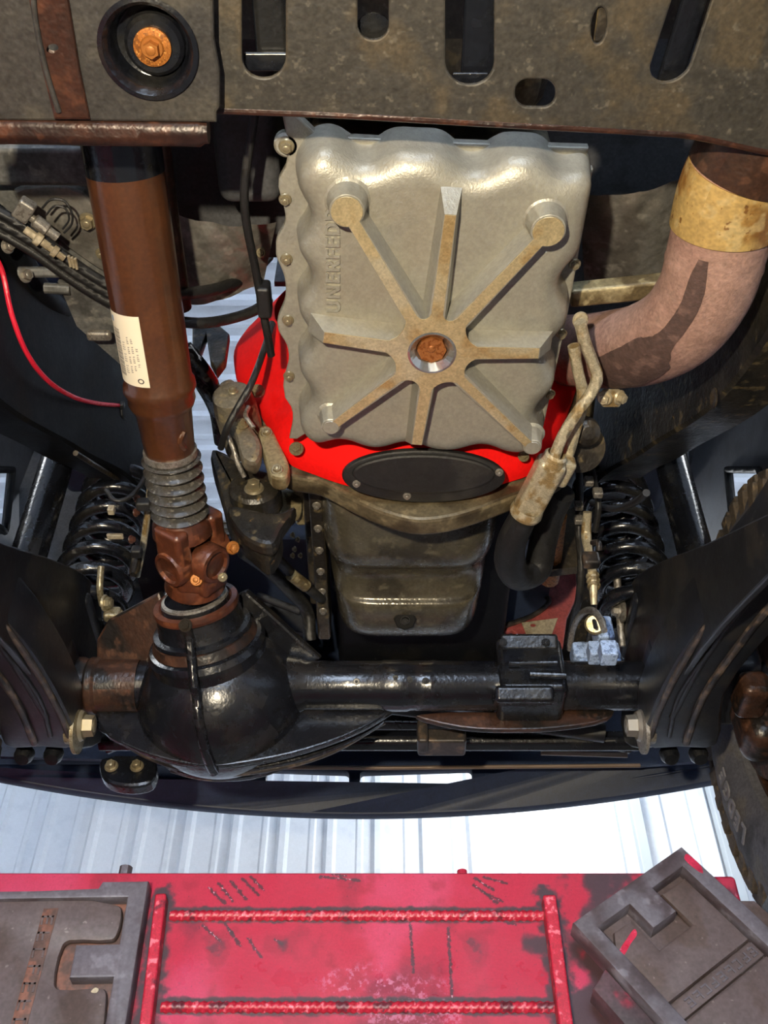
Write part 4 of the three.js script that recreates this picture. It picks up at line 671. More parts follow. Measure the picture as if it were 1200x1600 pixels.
  const kn = T('steering_knuckle', [X(box(V(0.63, 1.08, -1.44), 0.07, 0.24, 0.09, 0.03)), X(lathe(V(0.66, 1.1, -1.44), new THREE.Vector3(1, 0, 0), [[0, 0], [0, 0.16], [0.012, 0.165], [0.02, 0.16], [0.02, 0]], 40)), X(box(V(0.6, 1.02, -1.36), 0.05, 0.05, 0.08, 0.015))], M.axleRust, `rusty steering knuckle and brake shield at the ${s > 0 ? 'plain axle tube' : 'differential'} end`);
  // inner fender with an opening
  const fe = T('inner_fender', X(plate([[1040, 560], [1400, 520], [1400, 930], [1040, 930]], PX(0.98, 1), 0.01, { holes: [[[1140, 738], [1184, 738], [1184, 795], [1148, 826]]] })), M.fender, `dark grey inner fender beyond the ${s > 0 ? 'right' : 'left'} shock absorber`);
  sub(fe, 'added_shade_top', X(slab(V(0.82, 2.5, -1.5), 0.4, 0.01, 1.5)), M.fender);  // unseen sheet added to keep overhead light off the fender
  sub(fe, 'opening_frame', X(sweep([[1136, 734], [1188, 734], [1188, 798], [1146, 832], [1136, 734]].map(q => atX(q[0], q[1], 0.972)), 0.01, { flat: true, n: 40, rs: 8 })), M.frameBlack);
}
// ---- small brake hardware behind each arm bracket
{
  const q = T('sway_bar_link', [sweep([atX(158, 885, -0.50), atX(156, 920, -0.50), atX(160, 945, -0.50)], 0.006), box(atX(176, 960, -0.48), 0.03, 0.025, 0.02, 0.006)], M.zinc, 'zinc plated sway bar link beside the left spring');
  bolt(q, atX(164, 942, -0.49), new THREE.Vector3(1, -0.2, 0.2), 0.015, M.zinc); bolt(q, atX(186, 960, -0.47), new THREE.Vector3(1, -0.4, 0.4), 0.011, M.zinc);
  const r = T('sway_bar_link', [sweep([atX(964, 900, 0.44), atX(966, 930, 0.44), atX(972, 1010, 0.44)], 0.007), lathe(atX(975, 955, 0.445), new THREE.Vector3(-1, 0, 0), [[0, 0.02], [0.006, 0.022], [0.008, 0.018], [0.008, 0]], 24)], M.zincGrey, 'grey sway bar link beside the blue-grey connector');
  bolt(r, atX(966, 955, 0.435), new THREE.Vector3(-1, 0, 0.2), 0.014, M.zincGrey);
  const bl = T('brake_line', [sweep([atX(238, 728, -0.42), atX(232, 790, -0.44), atX(224, 850, -0.46), atX(214, 900, -0.48)], 0.0065, {})], M.line, 'tan brake line behind the driveshaft boot');
  sub(bl, 'line_clip', box(atX(226, 788, -0.43), 0.03, 0.02, 0.02, 0.005), M.rubber); sub(bl, 'line_clip', box(atX(214, 862, -0.46), 0.02, 0.02, 0.02, 0.005), M.rubber);
  for (const [px, py] of [[212, 778], [212, 801], [205, 843]]) bolt(bl, atX(px, py, -0.45), new THREE.Vector3(1, -0.3, 0.4), 0.008, M.rustJoint);
  sub(bl, 'hose_end', lathe(atX(212, 880, -0.475), new THREE.Vector3(0, -1, 0), [[-0.03, 0.009], [-0.015, 0.011], [0, 0.009], [0.02, 0.008], [0.03, 0.006]], 14), M.oilyCast);
  T('sensor_wire', sweep([atX(234, 690, -0.42), atX(228, 740, -0.43), atX(200, 778, -0.45), atX(180, 782, -0.47), atX(165, 765, -0.49)], 0.004, { n: 40 }), M.rubber);
  const cl = T('wire_clip', [box(atX(174, 797, -0.5), 0.012, 0.014, 0.014, 0.002), box(atX(180, 838, -0.49), 0.03, 0.006, 0.012, 0.002)], M.bone, 'small pale plastic clips by the left coil spring');
  T('rail_lip', sweep([[118, 708], [150, 728], [205, 762]].map(p => atX(p[0], p[1], -0.55)), 0.005, {}), M.oilyCast);
}
// ---- red wire on the left rail with clips
{
  const w = T('red_wire', sweep([[-20, 380], [2, 420], [18, 490], [40, 548], [70, 590], [110, 618], [150, 630], [200, 634], [225, 635]].map((q, i) => atX(q[0], q[1], lerp(-0.598, -0.522, i / 8))), 0.0042, { n: 90, rs: 8 }), M.wireRed, 'bright red wire along the black frame rail');
  sub(w, 'wire_clip', [box(atX(190, 633, -0.53), 0.012, 0.014, 0.012, 0.003), sweep([[190, 640], [191, 650], [198, 655], [203, 645]].map(q => atX(q[0], q[1], -0.53)), 0.0025, { rs: 6 })], M.rubber);
  const f = T('rail_bracket', [sweep([[-10, 330], [20, 380], [60, 450], [110, 500], [150, 540]].map(q => atX(q[0], q[1], -0.58)), [0.016, 0.02, 0.02, 0.016, 0.01], { rs: 10, n: 30 })], M.frameBlack);
  bolt(f, atX(40, 430, -0.555), new THREE.Vector3(0.8, -0.5, 0.4), 0.012, M.zincGrey); bolt(f, atX(12, 385, -0.565), new THREE.Vector3(0.8, -0.5, 0.4), 0.011, M.zincGrey);
}
// ---- body underside, left: floor pan, seams, fuel and brake lines
{
  const fp = T('cab_floor', [slab(V(-0.9, 1.52, 0.4), 0.5, 0.01, 2.2), slab(V(0.0, 1.62, 0.15), 1.9, 0.01, 1.7), plate([[-60, 100], [240, 100], [250, 300], [240, 480], [130, 470], [-60, 300]], PH(1.44), 0.02, { bevel: 0.004 })], M.floorPan, 'grey sheet-metal cab floor beside the driveshaft');
  sub(fp, 'floor_bulge', plate(smoothPts([[20, 300], [130, 300], [165, 380], [175, 430], [120, 400], [60, 350]], 4), PH(1.425), 0.02, { bevel: 0.008, segs: 3 }), M.foil);
  sub(fp, 'cross_brace', box(atH(80, 255, 1.41), 0.3, 0.03, 0.06, 0.01), M.floorPan);
  for (const [a, b] of [[[15, 372], [90, 372]], [[30, 425], [120, 425]], [[70, 450], [110, 452]]]) sub(fp, 'floor_step', sweep([atH(...a, 1.43), atH(...b, 1.43)], 0.009, { flat: true, rs: 8 }), M.floorPan);
  bolt(fp, atH(137, 346, 1.42), DOWN, 0.014, M.zinc); bolt(fp, atH(158, 396, 1.42), DOWN, 0.009, M.zinc);
  sub(fp, 'stud_clip', box(atH(155, 524, 1.4), 0.04, 0.014, 0.018, 0.006), M.zincGrey);
  T('wheelhouse_panel', [plate([[90, 440], [260, 470], [270, 560], [200, 580], [120, 510]], PH(1.43), 0.01)], M.floorPan);
  const ln = T('brake_line_bundle', [0, 1, 2].map(k => sweep([[-20, 320 + k * 16], [50, 362 + k * 15], [100, 400 + k * 14], [150, 434 + k * 13], [215, 470 + k * 12]].map(q => atH(q[0], q[1], 1.38 + k * 0.004)), 0.0085, { n: 40, rs: 10 })), M.rubber, 'bundle of black lines crossing above the left frame rail');
  sub(ln, 'quick_connect', [box(atH(38, 328, 1.36), 0.024, 0.02, 0.032, 0.004, [0, 0.7, 0]), lathe(atH(62, 350, 1.36), new THREE.Vector3(0.7, 0, -0.7), [[-0.03, 0], [-0.03, 0.006], [-0.01, 0.006], [-0.008, 0.01], [0.012, 0.01], [0.014, 0.007], [0.03, 0.007]], 14)], M.zincGrey, 'metal quick-connect fitting');
  sub(ln, 'quick_connect', [lathe(atH(58, 372, 1.365), new THREE.Vector3(0.7, 0, -0.7), [[-0.02, 0.006], [-0.004, 0.006], [-0.002, 0.0105], [0.006, 0.0105], [0.008, 0.006], [0.02, 0.006]], 14), lathe(atH(84, 392, 1.365), new THREE.Vector3(0.7, 0, -0.7), [[-0.018, 0.005], [-0.003, 0.005], [-0.002, 0.009], [0.005, 0.009], [0.006, 0.005], [0.018, 0.005]], 14)], M.bone);
  for (const k of [0, 1, 2]) sub(ln, 'line_clip', box(atH(109 + k * 5, 408 + k * 2, 1.368), 0.004, 0.006, 0.018, 0.001), M.bone);
  T('loop_wire', sweep([[66, 325], [80, 312], [100, 314], [112, 332], [112, 350], [100, 364]].map(q => atH(q[0], q[1], 1.37)), 0.0018, { n: 40, rs: 6 }), M.rubber);
  T('loop_wire', sweep([[72, 336], [86, 322], [102, 326], [108, 342], [98, 358]].map(q => atH(q[0], q[1], 1.37)), 0.0016, { n: 40, rs: 6 }), M.rubber);
}
T('breather_tube', sweep([atH(246, 200, 1.33), atH(258, 300, 1.33), atH(272, 400, 1.33), atH(284, 480, 1.34)], 0.015, { n: 30, rs: 14 }), M.rustEdge, 'dark maroon tube beside the driveshaft');
// ---- crinkled foil heat shields
{
  const foilSheet = (c, seed) => {                                   // c: four corners, bilinear patch with folds
    const N = 40, ps = [], ix = []; for (let i = 0; i <= N; i++) for (let j = 0; j <= N; j++) { const u = i / N, v = j / N, p = c[0].clone().multiplyScalar((1 - u) * (1 - v)).addScaledVector(c[1], u * (1 - v)).addScaledVector(c[2], u * v).addScaledVector(c[3], (1 - u) * v);
      const k = ((Math.floor((u * 0.7 + seed) * 300) % TS) + TS) % TS, l = Math.floor(v * 180) % TS; const d = (NZ.a[l * TS + k] - 0.5) * 0.03 + Math.abs(Math.sin(u * 11 - v * 6 + seed)) * 0.004 + Math.sin(Math.PI * u) * 0.03; p.y -= d; ps.push(p.x, p.y, p.z); }
    for (let i = 0; i < N; i++) for (let j = 0; j < N; j++) { const a = i * (N + 1) + j, b = a + N + 1; ix.push(a, b, a + 1, b, b + 1, a + 1); }
    const g = new THREE.BufferGeometry(); g.setAttribute('position', new THREE.Float32BufferAttribute(ps, 3)); g.setIndex(ix); g.computeVertexNormals(); return fin(g); };
  T('heat_shield', foilSheet([atH(225, 322, 1.40), atH(432, 345, 1.42), atH(412, 440, 1.44), atH(262, 474, 1.42)], 0.3), M.foil, 'crinkled silver foil heat shield beside the driveshaft');
  T('heat_shield', foilSheet([atH(905, 300, 1.46), atH(1085, 270, 1.42), atH(1075, 440, 1.46), atH(915, 470, 1.5)], 0.8), M.foil, 'crinkled dark foil heat shield behind the exhaust pipe');
  T('tunnel_panel', [slab(V(-0.26, 1.5, -0.5), 0.3, 0.01, 0.66), slab(V(0.42, 1.54, -0.55), 0.5, 0.01, 0.9), slab(V(0.42, 1.75, -1.0), 0.55, 0.45, 0.01), slab(V(-0.05, 1.9, -0.97), 0.3, 0.5, 0.01), box(V(-0.19, 1.45, -0.5), 0.09, 0.18, 0.35, 0.02)], M.sheetGrey);
  T('exhaust_hanger_bar', box(atH(975, 452, 1.33), 0.16, 0.03, 0.03, 0.006, [0, -0.12, 0]), M.tanCast, 'tan steel bar behind the exhaust elbow');
  T('transfer_case', [box(V(-0.18, 1.42, 0.0), 0.4, 0.3, 0.5, 0.05), lathe(V(-0.34, 1.26, -0.36), new THREE.Vector3(0.12, 0.0, 1), [[0.02, 0], [0.02, 0.07], [0.3, 0.08]], 28)], M.caseAlu);
}
// ---- exhaust downpipe
{
  const pts = [atH(1290, 40, 1.19), atH(1210, 180, 1.195), atH(1148, 290, 1.20), atH(1122, 385, 1.20), atH(1102, 452, 1.205), atH(1064, 506, 1.225), atH(1012, 536, 1.27), atH(955, 546, 1.34), atH(900, 548, 1.42), atH(850, 545, 1.52)];
  const r = 0.066;
  const ex = T('exhaust_pipe', sweep(pts, t => r * (1 - 0.12 * t) * (t > 0.36 && t < 0.372 ? 1.02 : 1), { n: 120, rs: 40 }), M.exhaust, 'pinkish brown exhaust pipe bending behind the pan');
  const cu = new THREE.CatmullRomCurve3(pts, false, 'centripetal');
  const seg = (t0, t1, k, m, name, lab) => { const L = cu.getLength(); const q = []; for (let i = 0; i <= 12; i++) q.push(cu.getPointAt(lerp(t0, t1, i / 12))); sub(ex, name, sweep(q, k, { n: 24, rs: 40 }), m, lab); };
  const tOf = (px, py) => { let best = 0, bd = 1e9; for (let i = 0; i <= 300; i++) { const p = cu.getPointAt(i / 300), d = Math.hypot(...(() => { const q = p.clone().sub(V(0, 0, 0)); const dd = -q.z * CS + q.y * SN, v = q.y * CS + q.z * SN; return [600 + FPX * q.x / dd - px, 800 - FPX * v / dd - py]; })()); if (d < bd) { bd = d; best = i / 300; } } return best; };
  const t1 = tOf(1137, 262), t2 = tOf(1122, 352);
  seg(t1, t2, r * 1.012, M.cream, 'bare_band', 'cream coloured bare band with rust spots');
  seg(Math.max(0, t1 - 0.2), t1 - 0.002, r * 1.03, M.axleRust, 'upper_sleeve');
  // sooty streak: a thin stain patch lying on the pipe's surface
  const patch = (path, wid) => { const ps = [], ix = []; const K = 90, Wn = 12; const cc = new THREE.CatmullRomCurve3(path.map(p => new THREE.Vector3(p[0], p[1], p[2])), false); for (let i = 0; i <= K; i++) { const q = cc.getPoint(i / K); const t = q.x, a0 = q.y, w = q.z; const p = cu.getPointAt(t), tg = cu.getTangentAt(t); const side = tg.clone().cross(new THREE.Vector3(0, 1, 0)).normalize(); if (side.x < 0) side.negate(); const low = side.clone().cross(tg).normalize(); if (low.y > 0) low.negate();
      for (let j = 0; j <= Wn; j++) { const jag = (NZ.b[((i * 1) % TS) * TS + (j < Wn / 2 ? 11 : 200)] - 0.5) * 0.6 + (NZ.d[((i * 3) % TS) * TS + (j < Wn / 2 ? 50 : 300)] - 0.5) * 0.12, a = a0 + (j / Wn - 0.5) * w * (1 + jag), rr = r * (1 - 0.12 * t) + 0.0018; const o = p.clone().addScaledVector(side, Math.sin(a) * rr).addScaledVector(low, Math.cos(a) * rr); ps.push(o.x, o.y, o.z); } }
    for (let i = 0; i < K; i++) for (let j = 0; j < Wn; j++) { const a = i * (Wn + 1) + j, b = a + Wn + 1; ix.push(a, b, a + 1, b, b + 1, a + 1); } const g = new THREE.BufferGeometry(); g.setAttribute('position', new THREE.Float32BufferAttribute(ps, 3)); g.setIndex(ix); g.computeVertexNormals(); return fin(g); };
  const a = tOf(1110, 368), b = tOf(1080, 480), c = tOf(1040, 525), d = tOf(985, 545);
  sub(ex, 'soot_streak', patch([[a, -0.55, 0.2], [lerp(a, b, 0.4), -0.58, 0.38], [b, -0.62, 0.42], [lerp(b, c, 0.5), -0.6, 0.75], [c, -0.5, 1.2], [d, -0.35, 1.2], [d + 0.03, -0.2, 0.3]]), M.soot, 'dark oily streak');
  const cl = T('pipe_clamp', [box(atH(955, 622, 1.27), 0.03, 0.02, 0.025, 0.005)], M.line, 'rusty tan clamp bolt under the exhaust elbow');
  bolt(cl, atH(945, 622, 1.262), new THREE.Vector3(-0.5, -1, 0.3), 0.012, M.line); bolt(cl, atH(968, 621, 1.262), new THREE.Vector3(0.6, -0.8, 0.2), 0.012, M.line);
}
// ---- oil cooler lines, block and hoses
{
  const a = [atH(906, 503, 1.22), atH(914, 535, 1.218), atH(926, 566, 1.216), atH(933, 588, 1.213), atH(927, 608, 1.208), atH(905, 640, 1.198), atH(880, 680, 1.19), atH(862, 725, 1.18)];
  const b = [atH(896, 540, 1.25), atH(902, 575, 1.245), atH(910, 612, 1.24), atH(908, 638, 1.232), atH(898, 675, 1.225), atH(884, 725, 1.215)];
  const cl = T('cooler_line', sweep(a, 0.0088, { n: 60, rs: 14 }), M.line, 'tan metal cooler line bending along the pan');
  T('cooler_line', sweep(b, 0.0088, { n: 60, rs: 14 }), M.line, 'tan metal cooler line running behind its twin');
  bolt(cl, atH(907, 500, 1.24), new THREE.Vector3(0.2, -1, 0.4), 0.012, M.line);
  const p0 = atH(865, 718, 1.185), p1 = atH(822, 800, 1.18), dd = p1.clone().sub(p0).normalize();
  const q = new THREE.Quaternion().setFromUnitVectors(new THREE.Vector3(0, 0, -1), dd);
  const blk = T('line_connector', [box(p0.clone().add(p1).multiplyScalar(0.5), 0.045, 0.035, p0.distanceTo(p1), 0.01, q), lathe(p1, dd, [[-0.012, 0.025], [0.0, 0.027], [0.006, 0.025], [0.008, 0.018]], 24), lathe(p0, dd, [[-0.012, 0.014], [-0.008, 0.018], [0.006, 0.02]], 20), box(atH(878, 735, 1.2), 0.03, 0.03, 0.05, 0.008, q)], M.line, 'cream coloured connector block joining metal lines to hoses');
  T('coolant_hose', sweep([atH(818, 806, 1.18), atH(800, 845, 1.185), atH(797, 880, 1.2), atH(812, 900, 1.225), atH(838, 890, 1.25), atH(848, 850, 1.27), atH(862, 805, 1.28), atH(880, 770, 1.27)], [0.022, 0.024, 0.026, 0.026, 0.025, 0.024, 0.022, 0.02], { n: 80, rs: 20 }), M.rubber, 'thick black rubber hose bent in a U');
  T('rust_bracket', [sweep([atH(876, 805, 1.36), atH(868, 850, 1.38), atH(858, 905, 1.4)], [0.012, 0.016, 0.02], { rs: 10 })], M.boltRust, 'orange rusted strip behind the hoses');
  T('engine_side_panel', plate([[848, 810], [905, 790], [905, 885], [860, 890]], PZ(-1.42), 0.02), M.oilyCast);
  T('bulb_sensor', [lathe(atH(915, 675, 1.25), new THREE.Vector3(0.1, -0.8, 0.5), [[-0.03, 0.024], [0, 0.024], [0.012, 0.02], [0.018, 0.01], [0.018, 0]], 24), lathe(atH(908, 700, 1.26), new THREE.Vector3(0.1, -0.8, 0.5), [[-0.02, 0.04], [0, 0.04], [0, 0]], 24)], M.oilyCast);
}
// ---- wiring loom and brake hose on the right
{
  const hn = T('wiring_loom', [sweep([[905, 735], [906, 780], [904, 830], [908, 880], [905, 930], [895, 975], [890, 1010]].map((q, i) => atX(q[0], q[1], 0.36)), 0.007, { n: 60, rs: 10 }), sweep([[925, 735], [930, 760], [935, 790], [930, 830]].map(q => atX(q[0], q[1], 0.37)), 0.006, { n: 30 })], M.rubber, 'black wiring loom hanging beside the right coil spring');
  for (const [px, py] of [[904, 790], [904, 812], [920, 752], [934, 770]]) sub(hn, 'tape_band', box(atX(px, py, 0.355), 0.016, 0.018, 0.012, 0.003), M.zincGrey);
  const bh = T('brake_hose', [sweep([[918, 800], [916, 835], [920, 865], [926, 900], [928, 945]].map(q => atX(q[0], q[1], 0.365)), [0.008, 0.0095, 0.007, 0.009, 0.0055], { n: 50, rs: 12 })], M.line, 'tan brake hose with a ribbed end');
  sub(bh, 'hose_clip', [box(atX(923, 875, 0.36), 0.03, 0.03, 0.02, 0.006), sweep([[926, 848], [936, 850], [936, 860]].map(q => atX(q[0], q[1], 0.36)), 0.005, { rs: 8 })], M.armRidge);
  for (let k = 0; k < 3; k++) sub(bh, 'hose_rib', lathe(atX(926 + k, 900 + k * 8, 0.365), new THREE.Vector3(0, -1, 0.1), [[-0.004, 0.009], [0, 0.012], [0.004, 0.009]], 14), M.tanCast);
  T('rail_cable', sweep([[925, 785], [960, 795], [1000, 780], [1010, 770]].map(q => atX(q[0], q[1], 0.4)), 0.006, { n: 30 }), M.rubber);
  const so = T('sensor_connector', [box(atX(942, 992, 0.39), 0.03, 0.05, 0.05, 0.005), box(atX(930, 1024, 0.38), 0.085, 0.035, 0.04, 0.006), box(atX(936, 1042, 0.385), 0.075, 0.02, 0.04, 0.004)], M.bluePlastic, 'pale blue-grey plastic sensor connector on the axle');
  for (const [px, w] of [[908, 0.016], [928, 0.02], [950, 0.026]]) sub(so, 'plug_segment', box(atX(px, 1020, 0.355), w, 0.03, 0.03, 0.003), M.bluePlastic);
  sub(so, 'connector_base', box(atX(935, 1062, 0.38), 0.1, 0.03, 0.06, 0.006), M.blackGloss);
  T('vent_hose', sweep([[890, 1015], [895, 985], [910, 958], [928, 955], [940, 972], [944, 985]].map(q => atX(q[0], q[1], 0.35)), 0.0055, { n: 50, rs: 8, ripple: (t, a) => 1 + 0.15 * Math.sin(t * 160) }), M.zincGrey, 'grey corrugated tube arching over the blue-grey connector');
  const pc = T('banjo_fitting', lathe(atX(930, 975, 0.37), new THREE.Vector3(-0.3, -0.6, 0.8), [[-0.01, 0.018], [0, 0.019], [0.004, 0.015], [0.004, 0]], 20), M.zinc);
  sub(pc, 'slot', box(atX(929, 975, 0.362), 0.006, 0.02, 0.006, 0.002), M.hole);
}
// ---- faded red bracket with an oval hole beyond the axle
{
  const pl = PZ(-1.72);
  const hole = smoothPts([[752, 968], [768, 935], [800, 925], [838, 926], [858, 938], [842, 956], [800, 974], [768, 982]], 4);
  const g = T('splash_bracket', plate([[740, 985], [760, 925], [830, 905], [900, 895], [902, 930], [886, 965], [880, 1010], [840, 1010], [800, 985], [770, 992]], pl, 0.012, { bevel: 0.003, holes: [hole] }), M.redFaded, 'faded red sheet bracket with an oval opening behind the axle');
  sub(g, 'bare_edge', plate([[815, 972], [872, 965], [862, 992], [826, 998]], PL(pl.p.clone().add(new THREE.Vector3(0, 0, 0.004)), pl.n), 0.01, { bevel: 0.002, holes: [ell(833, 977, 6, 4, 12)] }), M.bone);
  sub(g, 'hole_rim', sweep([...hole, hole[0]].map(q => atZ(q[0], q[1], -1.715)), 0.006, { n: 80, rs: 8 }), M.armRidge);
}
// ---- front crossmember, radiator support, steering gear, left-hand hoses
{
  T('front_crossmember', [box(V(CX, 1.47, -1.98), 0.86, 0.12, 0.14, 0.03), box(V(CX, 1.385, -1.86), 0.8, 0.02, 0.18, 0.006)], M.frameBlack, 'black front crossmember behind the axle');
  const rd = T('radiator', box(V(CX, 1.85, -2.06), 0.9, 0.6, 0.05, 0.006), M.zincGrey, 'finned radiator core ahead of the engine');
  for (const k of [-1, 1]) sub(rd, 'side_tank', box(V(CX + k * 0.49, 1.85, -2.06), 0.08, 0.66, 0.07, 0.02), M.plasticBlack);
  for (let k = 0; k < 24; k++) sub(rd, 'fin_row', slab(V(CX, 1.57 + k * 0.0245, -2.032), 0.9, 0.006, 0.01), M.zincGrey);
  T('air_dam', [plate([[0, 1182], [150, 1186], [430, 1196], [600, 1198], [800, 1197], [1000, 1196], [1090, 1190], [1090, 1100], [0, 1100]], PZ(-2.1), 0.01)], M.plasticBlack);
  T('skid_edge', [sweep([[430, 1199], [600, 1200], [800, 1198], [1000, 1196]].map(q => atZ(q[0], q[1], -2.07)), 0.005, { flat: true, rs: 8 }), sweep([[845, 1176], [980, 1180]].map(q => atZ(q[0], q[1], -1.95)), 0.006, { flat: true, rs: 8 }), sweep([[590, 1168], [842, 1168]].map(q => atZ(q[0], q[1], -1.95)), 0.006, { flat: true, rs: 8 })], plain(0x7d6b5c, 0.45, 0.3), 'brown metal edges above the bumper slots');
  T('sway_bar', sweep([V(-0.62, 1.32, -1.95), V(-0.5, 1.33, -1.9), V(0.4, 1.33, -1.9), V(0.55, 1.32, -1.95)], 0.017, { rs: 14, n: 40 }), M.blackGloss);
  T('steering_gear', [box(V(-0.42, 1.5, -1.75), 0.14, 0.16, 0.2, 0.04), box(V(-0.34, 1.42, -1.62), 0.08, 0.1, 0.1, 0.03)], M.blackGloss);
  T('power_steering_hose', sweep([atZ(380, 862, -1.3), atZ(420, 890, -1.38), atZ(455, 925, -1.46), atZ(480, 955, -1.52), atZ(484, 1000, -1.56)], 0.013, { n: 50 }), M.rubber, 'thick black hose curving beside the oil pan');
  const l = T('engine_hose', sweep([atZ(388, 838, -1.2), atZ(430, 870, -1.28), atZ(465, 905, -1.36), atZ(500, 935, -1.42)], 0.009, { n: 40 }), M.rubber);
  sub(l, 'metal_sleeve', sweep([atZ(455, 898, -1.335), atZ(478, 916, -1.375)], 0.0115, { flat: true }), M.tanCast);
  T('splash_panel', [sweep([atZ(403, 930, -1.62), atZ(470, 956, -1.62)], 0.008, { flat: true, rs: 8 }), plate([[400, 935], [470, 960], [482, 990], [440, 985]], PZ(-1.64), 0.01)], M.fender);
  T('lower_engine_shield', slab(V(CX, 1.56, -1.78), 0.84, 0.01, 0.5), M.plasticBlack);
  T('fan_shroud', slab(V(CX, 1.95, -1.86), 0.7, 0.7, 0.02), M.plasticBlack);
  T('added_shade_box_left', box(V(-0.66, 2.05, -1.35), 0.3, 0.22, 0.8, 0.02), M.plasticBlack);  // unseen box added to shade the left rail and spring
  T('added_shade_box_right', box(V(0.55, 2.08, -1.4), 0.36, 0.24, 0.9, 0.03), M.plasticBlack);  // unseen box added over the right rail to shade it
  T('inner_apron', plate([[30, 640], [200, 690], [300, 780], [320, 900], [480, 930], [500, 1010], [150, 1000], [30, 1000]], PZ(-1.98), 0.01), M.sheetGrey);
  T('inner_apron', plate([[700, 790], [930, 740], [1000, 700], [1075, 690], [1085, 900], [1010, 1010], [700, 1010]], PZ(-1.98), 0.01), M.sheetGrey);
}
// ---- front bumper fascia with slots
{
  const zAt = x => -2.33 + 0.175 * ((x - CX) / 0.9) ** 2, yb = 1.362, pts = [], N = 60;
  const low = x => yb + 0.0 * x, top = x => 1.505;
  for (let i = 0; i <= N; i++) { const x = lerp(-1.05, 0.95, i / N); pts.push([x, low(x)]); }
  for (let i = N; i >= 0; i--) { const x = lerp(-1.05, 0.95, i / N); pts.push([x, top(x)]); }
  const sh = new THREE.Shape(pts.map(p => new THREE.Vector2(...p)));
  const slots = [[418, 545], [563, 738]].map(([a, b]) => { const A = atZ(a, 1206, -2.31), B = atZ(b, 1229, -2.31); return [A.x, B.x, B.y - EYE, A.y - EYE]; });
  for (const [x0, x1, y0, y1] of slots) { const o = [], r = 0.012; for (const [cx, cy, k] of [[x1 - r, y1 - r, 0], [x0 + r, y1 - r, 1], [x0 + r, y0 + r, 2], [x1 - r, y0 + r, 3]]) { for (let i = 0; i <= 5; i++) { const a = (k + i / 5) * Math.PI / 2; o.push(new THREE.Vector2(cx + r * Math.cos(a), cy + r * Math.sin(a))); } }
    sh.holes.push(new THREE.Path(o)); }
  const g = new THREE.ExtrudeGeometry(sh, { depth: 0.02, bevelEnabled: true, bevelSize: 0.004, bevelThickness: 0.004, bevelOffset: -0.004, bevelSegments: 2 });
  const p = g.attributes.position; for (let i = 0; i < p.count; i++) { const x = p.getX(i); p.setZ(i, p.getZ(i) + zAt(x)); p.setY(i, p.getY(i) + EYE); }
  const bp = T('front_bumper', fin(g, 0.5), M.plasticBlack, 'dark navy black front bumper lip with two long slots');
  const rim = []; for (let i = 0; i <= 40; i++) { const x = lerp(-1.0, 0.9, i / 40); rim.push(V(x, 1.4, zAt(x) + 0.028)); }
  sub(bp, 'moulding_line', sweep(rim, 0.004, { n: 80, rs: 8 }), M.plasticBlack);
  for (const px of [778, 840]) sub(bp, 'blanked_slot', box(atZ(px, 1217, -2.27), 0.07, 0.03, 0.012, 0.004), M.plasticBlack);
  sub(bp, 'bolt_head', lathe(atZ(262, 1246, -2.29), BACK, [[0, 0.006], [0.006, 0.005], [0.007, 0]], 12), M.zincGrey);
  T('grille_panel', slab(V(CX, 1.9, -2.2), 1.9, 0.55, 0.02), M.plasticBlack);
}

// ================================================================ THE LIFT
for (const s of [1, -1]) {
  const x = MX + s * 0.83, w = s > 0 ? 'exhaust' : 'driveshaft';
  const rw = thing('lift_runway', `raised steel lift runway carrying the wheels on the ${w} side of the truck`, 'lift runway', V(x, 0.5, -0.3), 'runways of the drive-on lift');
  part(rw, 'deck', slab(V(x, 0.661, -0.3), 0.5, 0.05, 4.8), s > 0 ? M.oilyCast : M.beamRed);
  for (const k of [1, -1]) part(rw, 'side_rail', slab(V(x + k * 0.235, 0.58, -0.3), 0.03, 0.12, 4.8), s > 0 && k < 0 ? M.frameBrown : M.beamRed);
  part(rw, 'jack_rail', slab(V(x - s * 0.24, 0.515, -0.3), 0.05, 0.02, 4.6), M.beamRed);
}
for (const z of [-2.75, 2.1]) {
  const cb = thing('lift_cross_beam', z < 0 ? 'red lift cross beam under the runways ahead of the truck' : 'red lift cross beam under the runways behind the work lamp', 'lift beam', V(MX, 0.42, z), 'cross beams of the drive-on lift');
  part(cb, 'beam', slab(V(MX, 0.465, z), 2.6, 0.11, 0.12), M.beamRed);
  for (const s of [1, -1]) part(cb, 'slider', slab(V(MX + s * 1.27, 0.5, z), 0.06, 0.3, 0.16), M.beamRed);
  for (const s of [1, -1]) {
    const po = thing('lift_post', `red lift post ${z < 0 ? 'near the ribbed front wall' : 'near the open shop door'} on the ${s > 0 ? 'exhaust' : 'driveshaft'} side of the truck`, 'lift post', new THREE.Vector3(MX + s * 1.4, 0, z), 'posts of the drive-on lift');
    part(po, 'column', slab(new THREE.Vector3(MX + s * 1.4, 1.12, z), 0.14, 2.2, 0.14), M.beamRed);
    part(po, 'base_plate', slab(new THREE.Vector3(MX + s * 1.4, 0.01, z), 0.3, 0.02, 0.3), M.beamRed);
  }
}
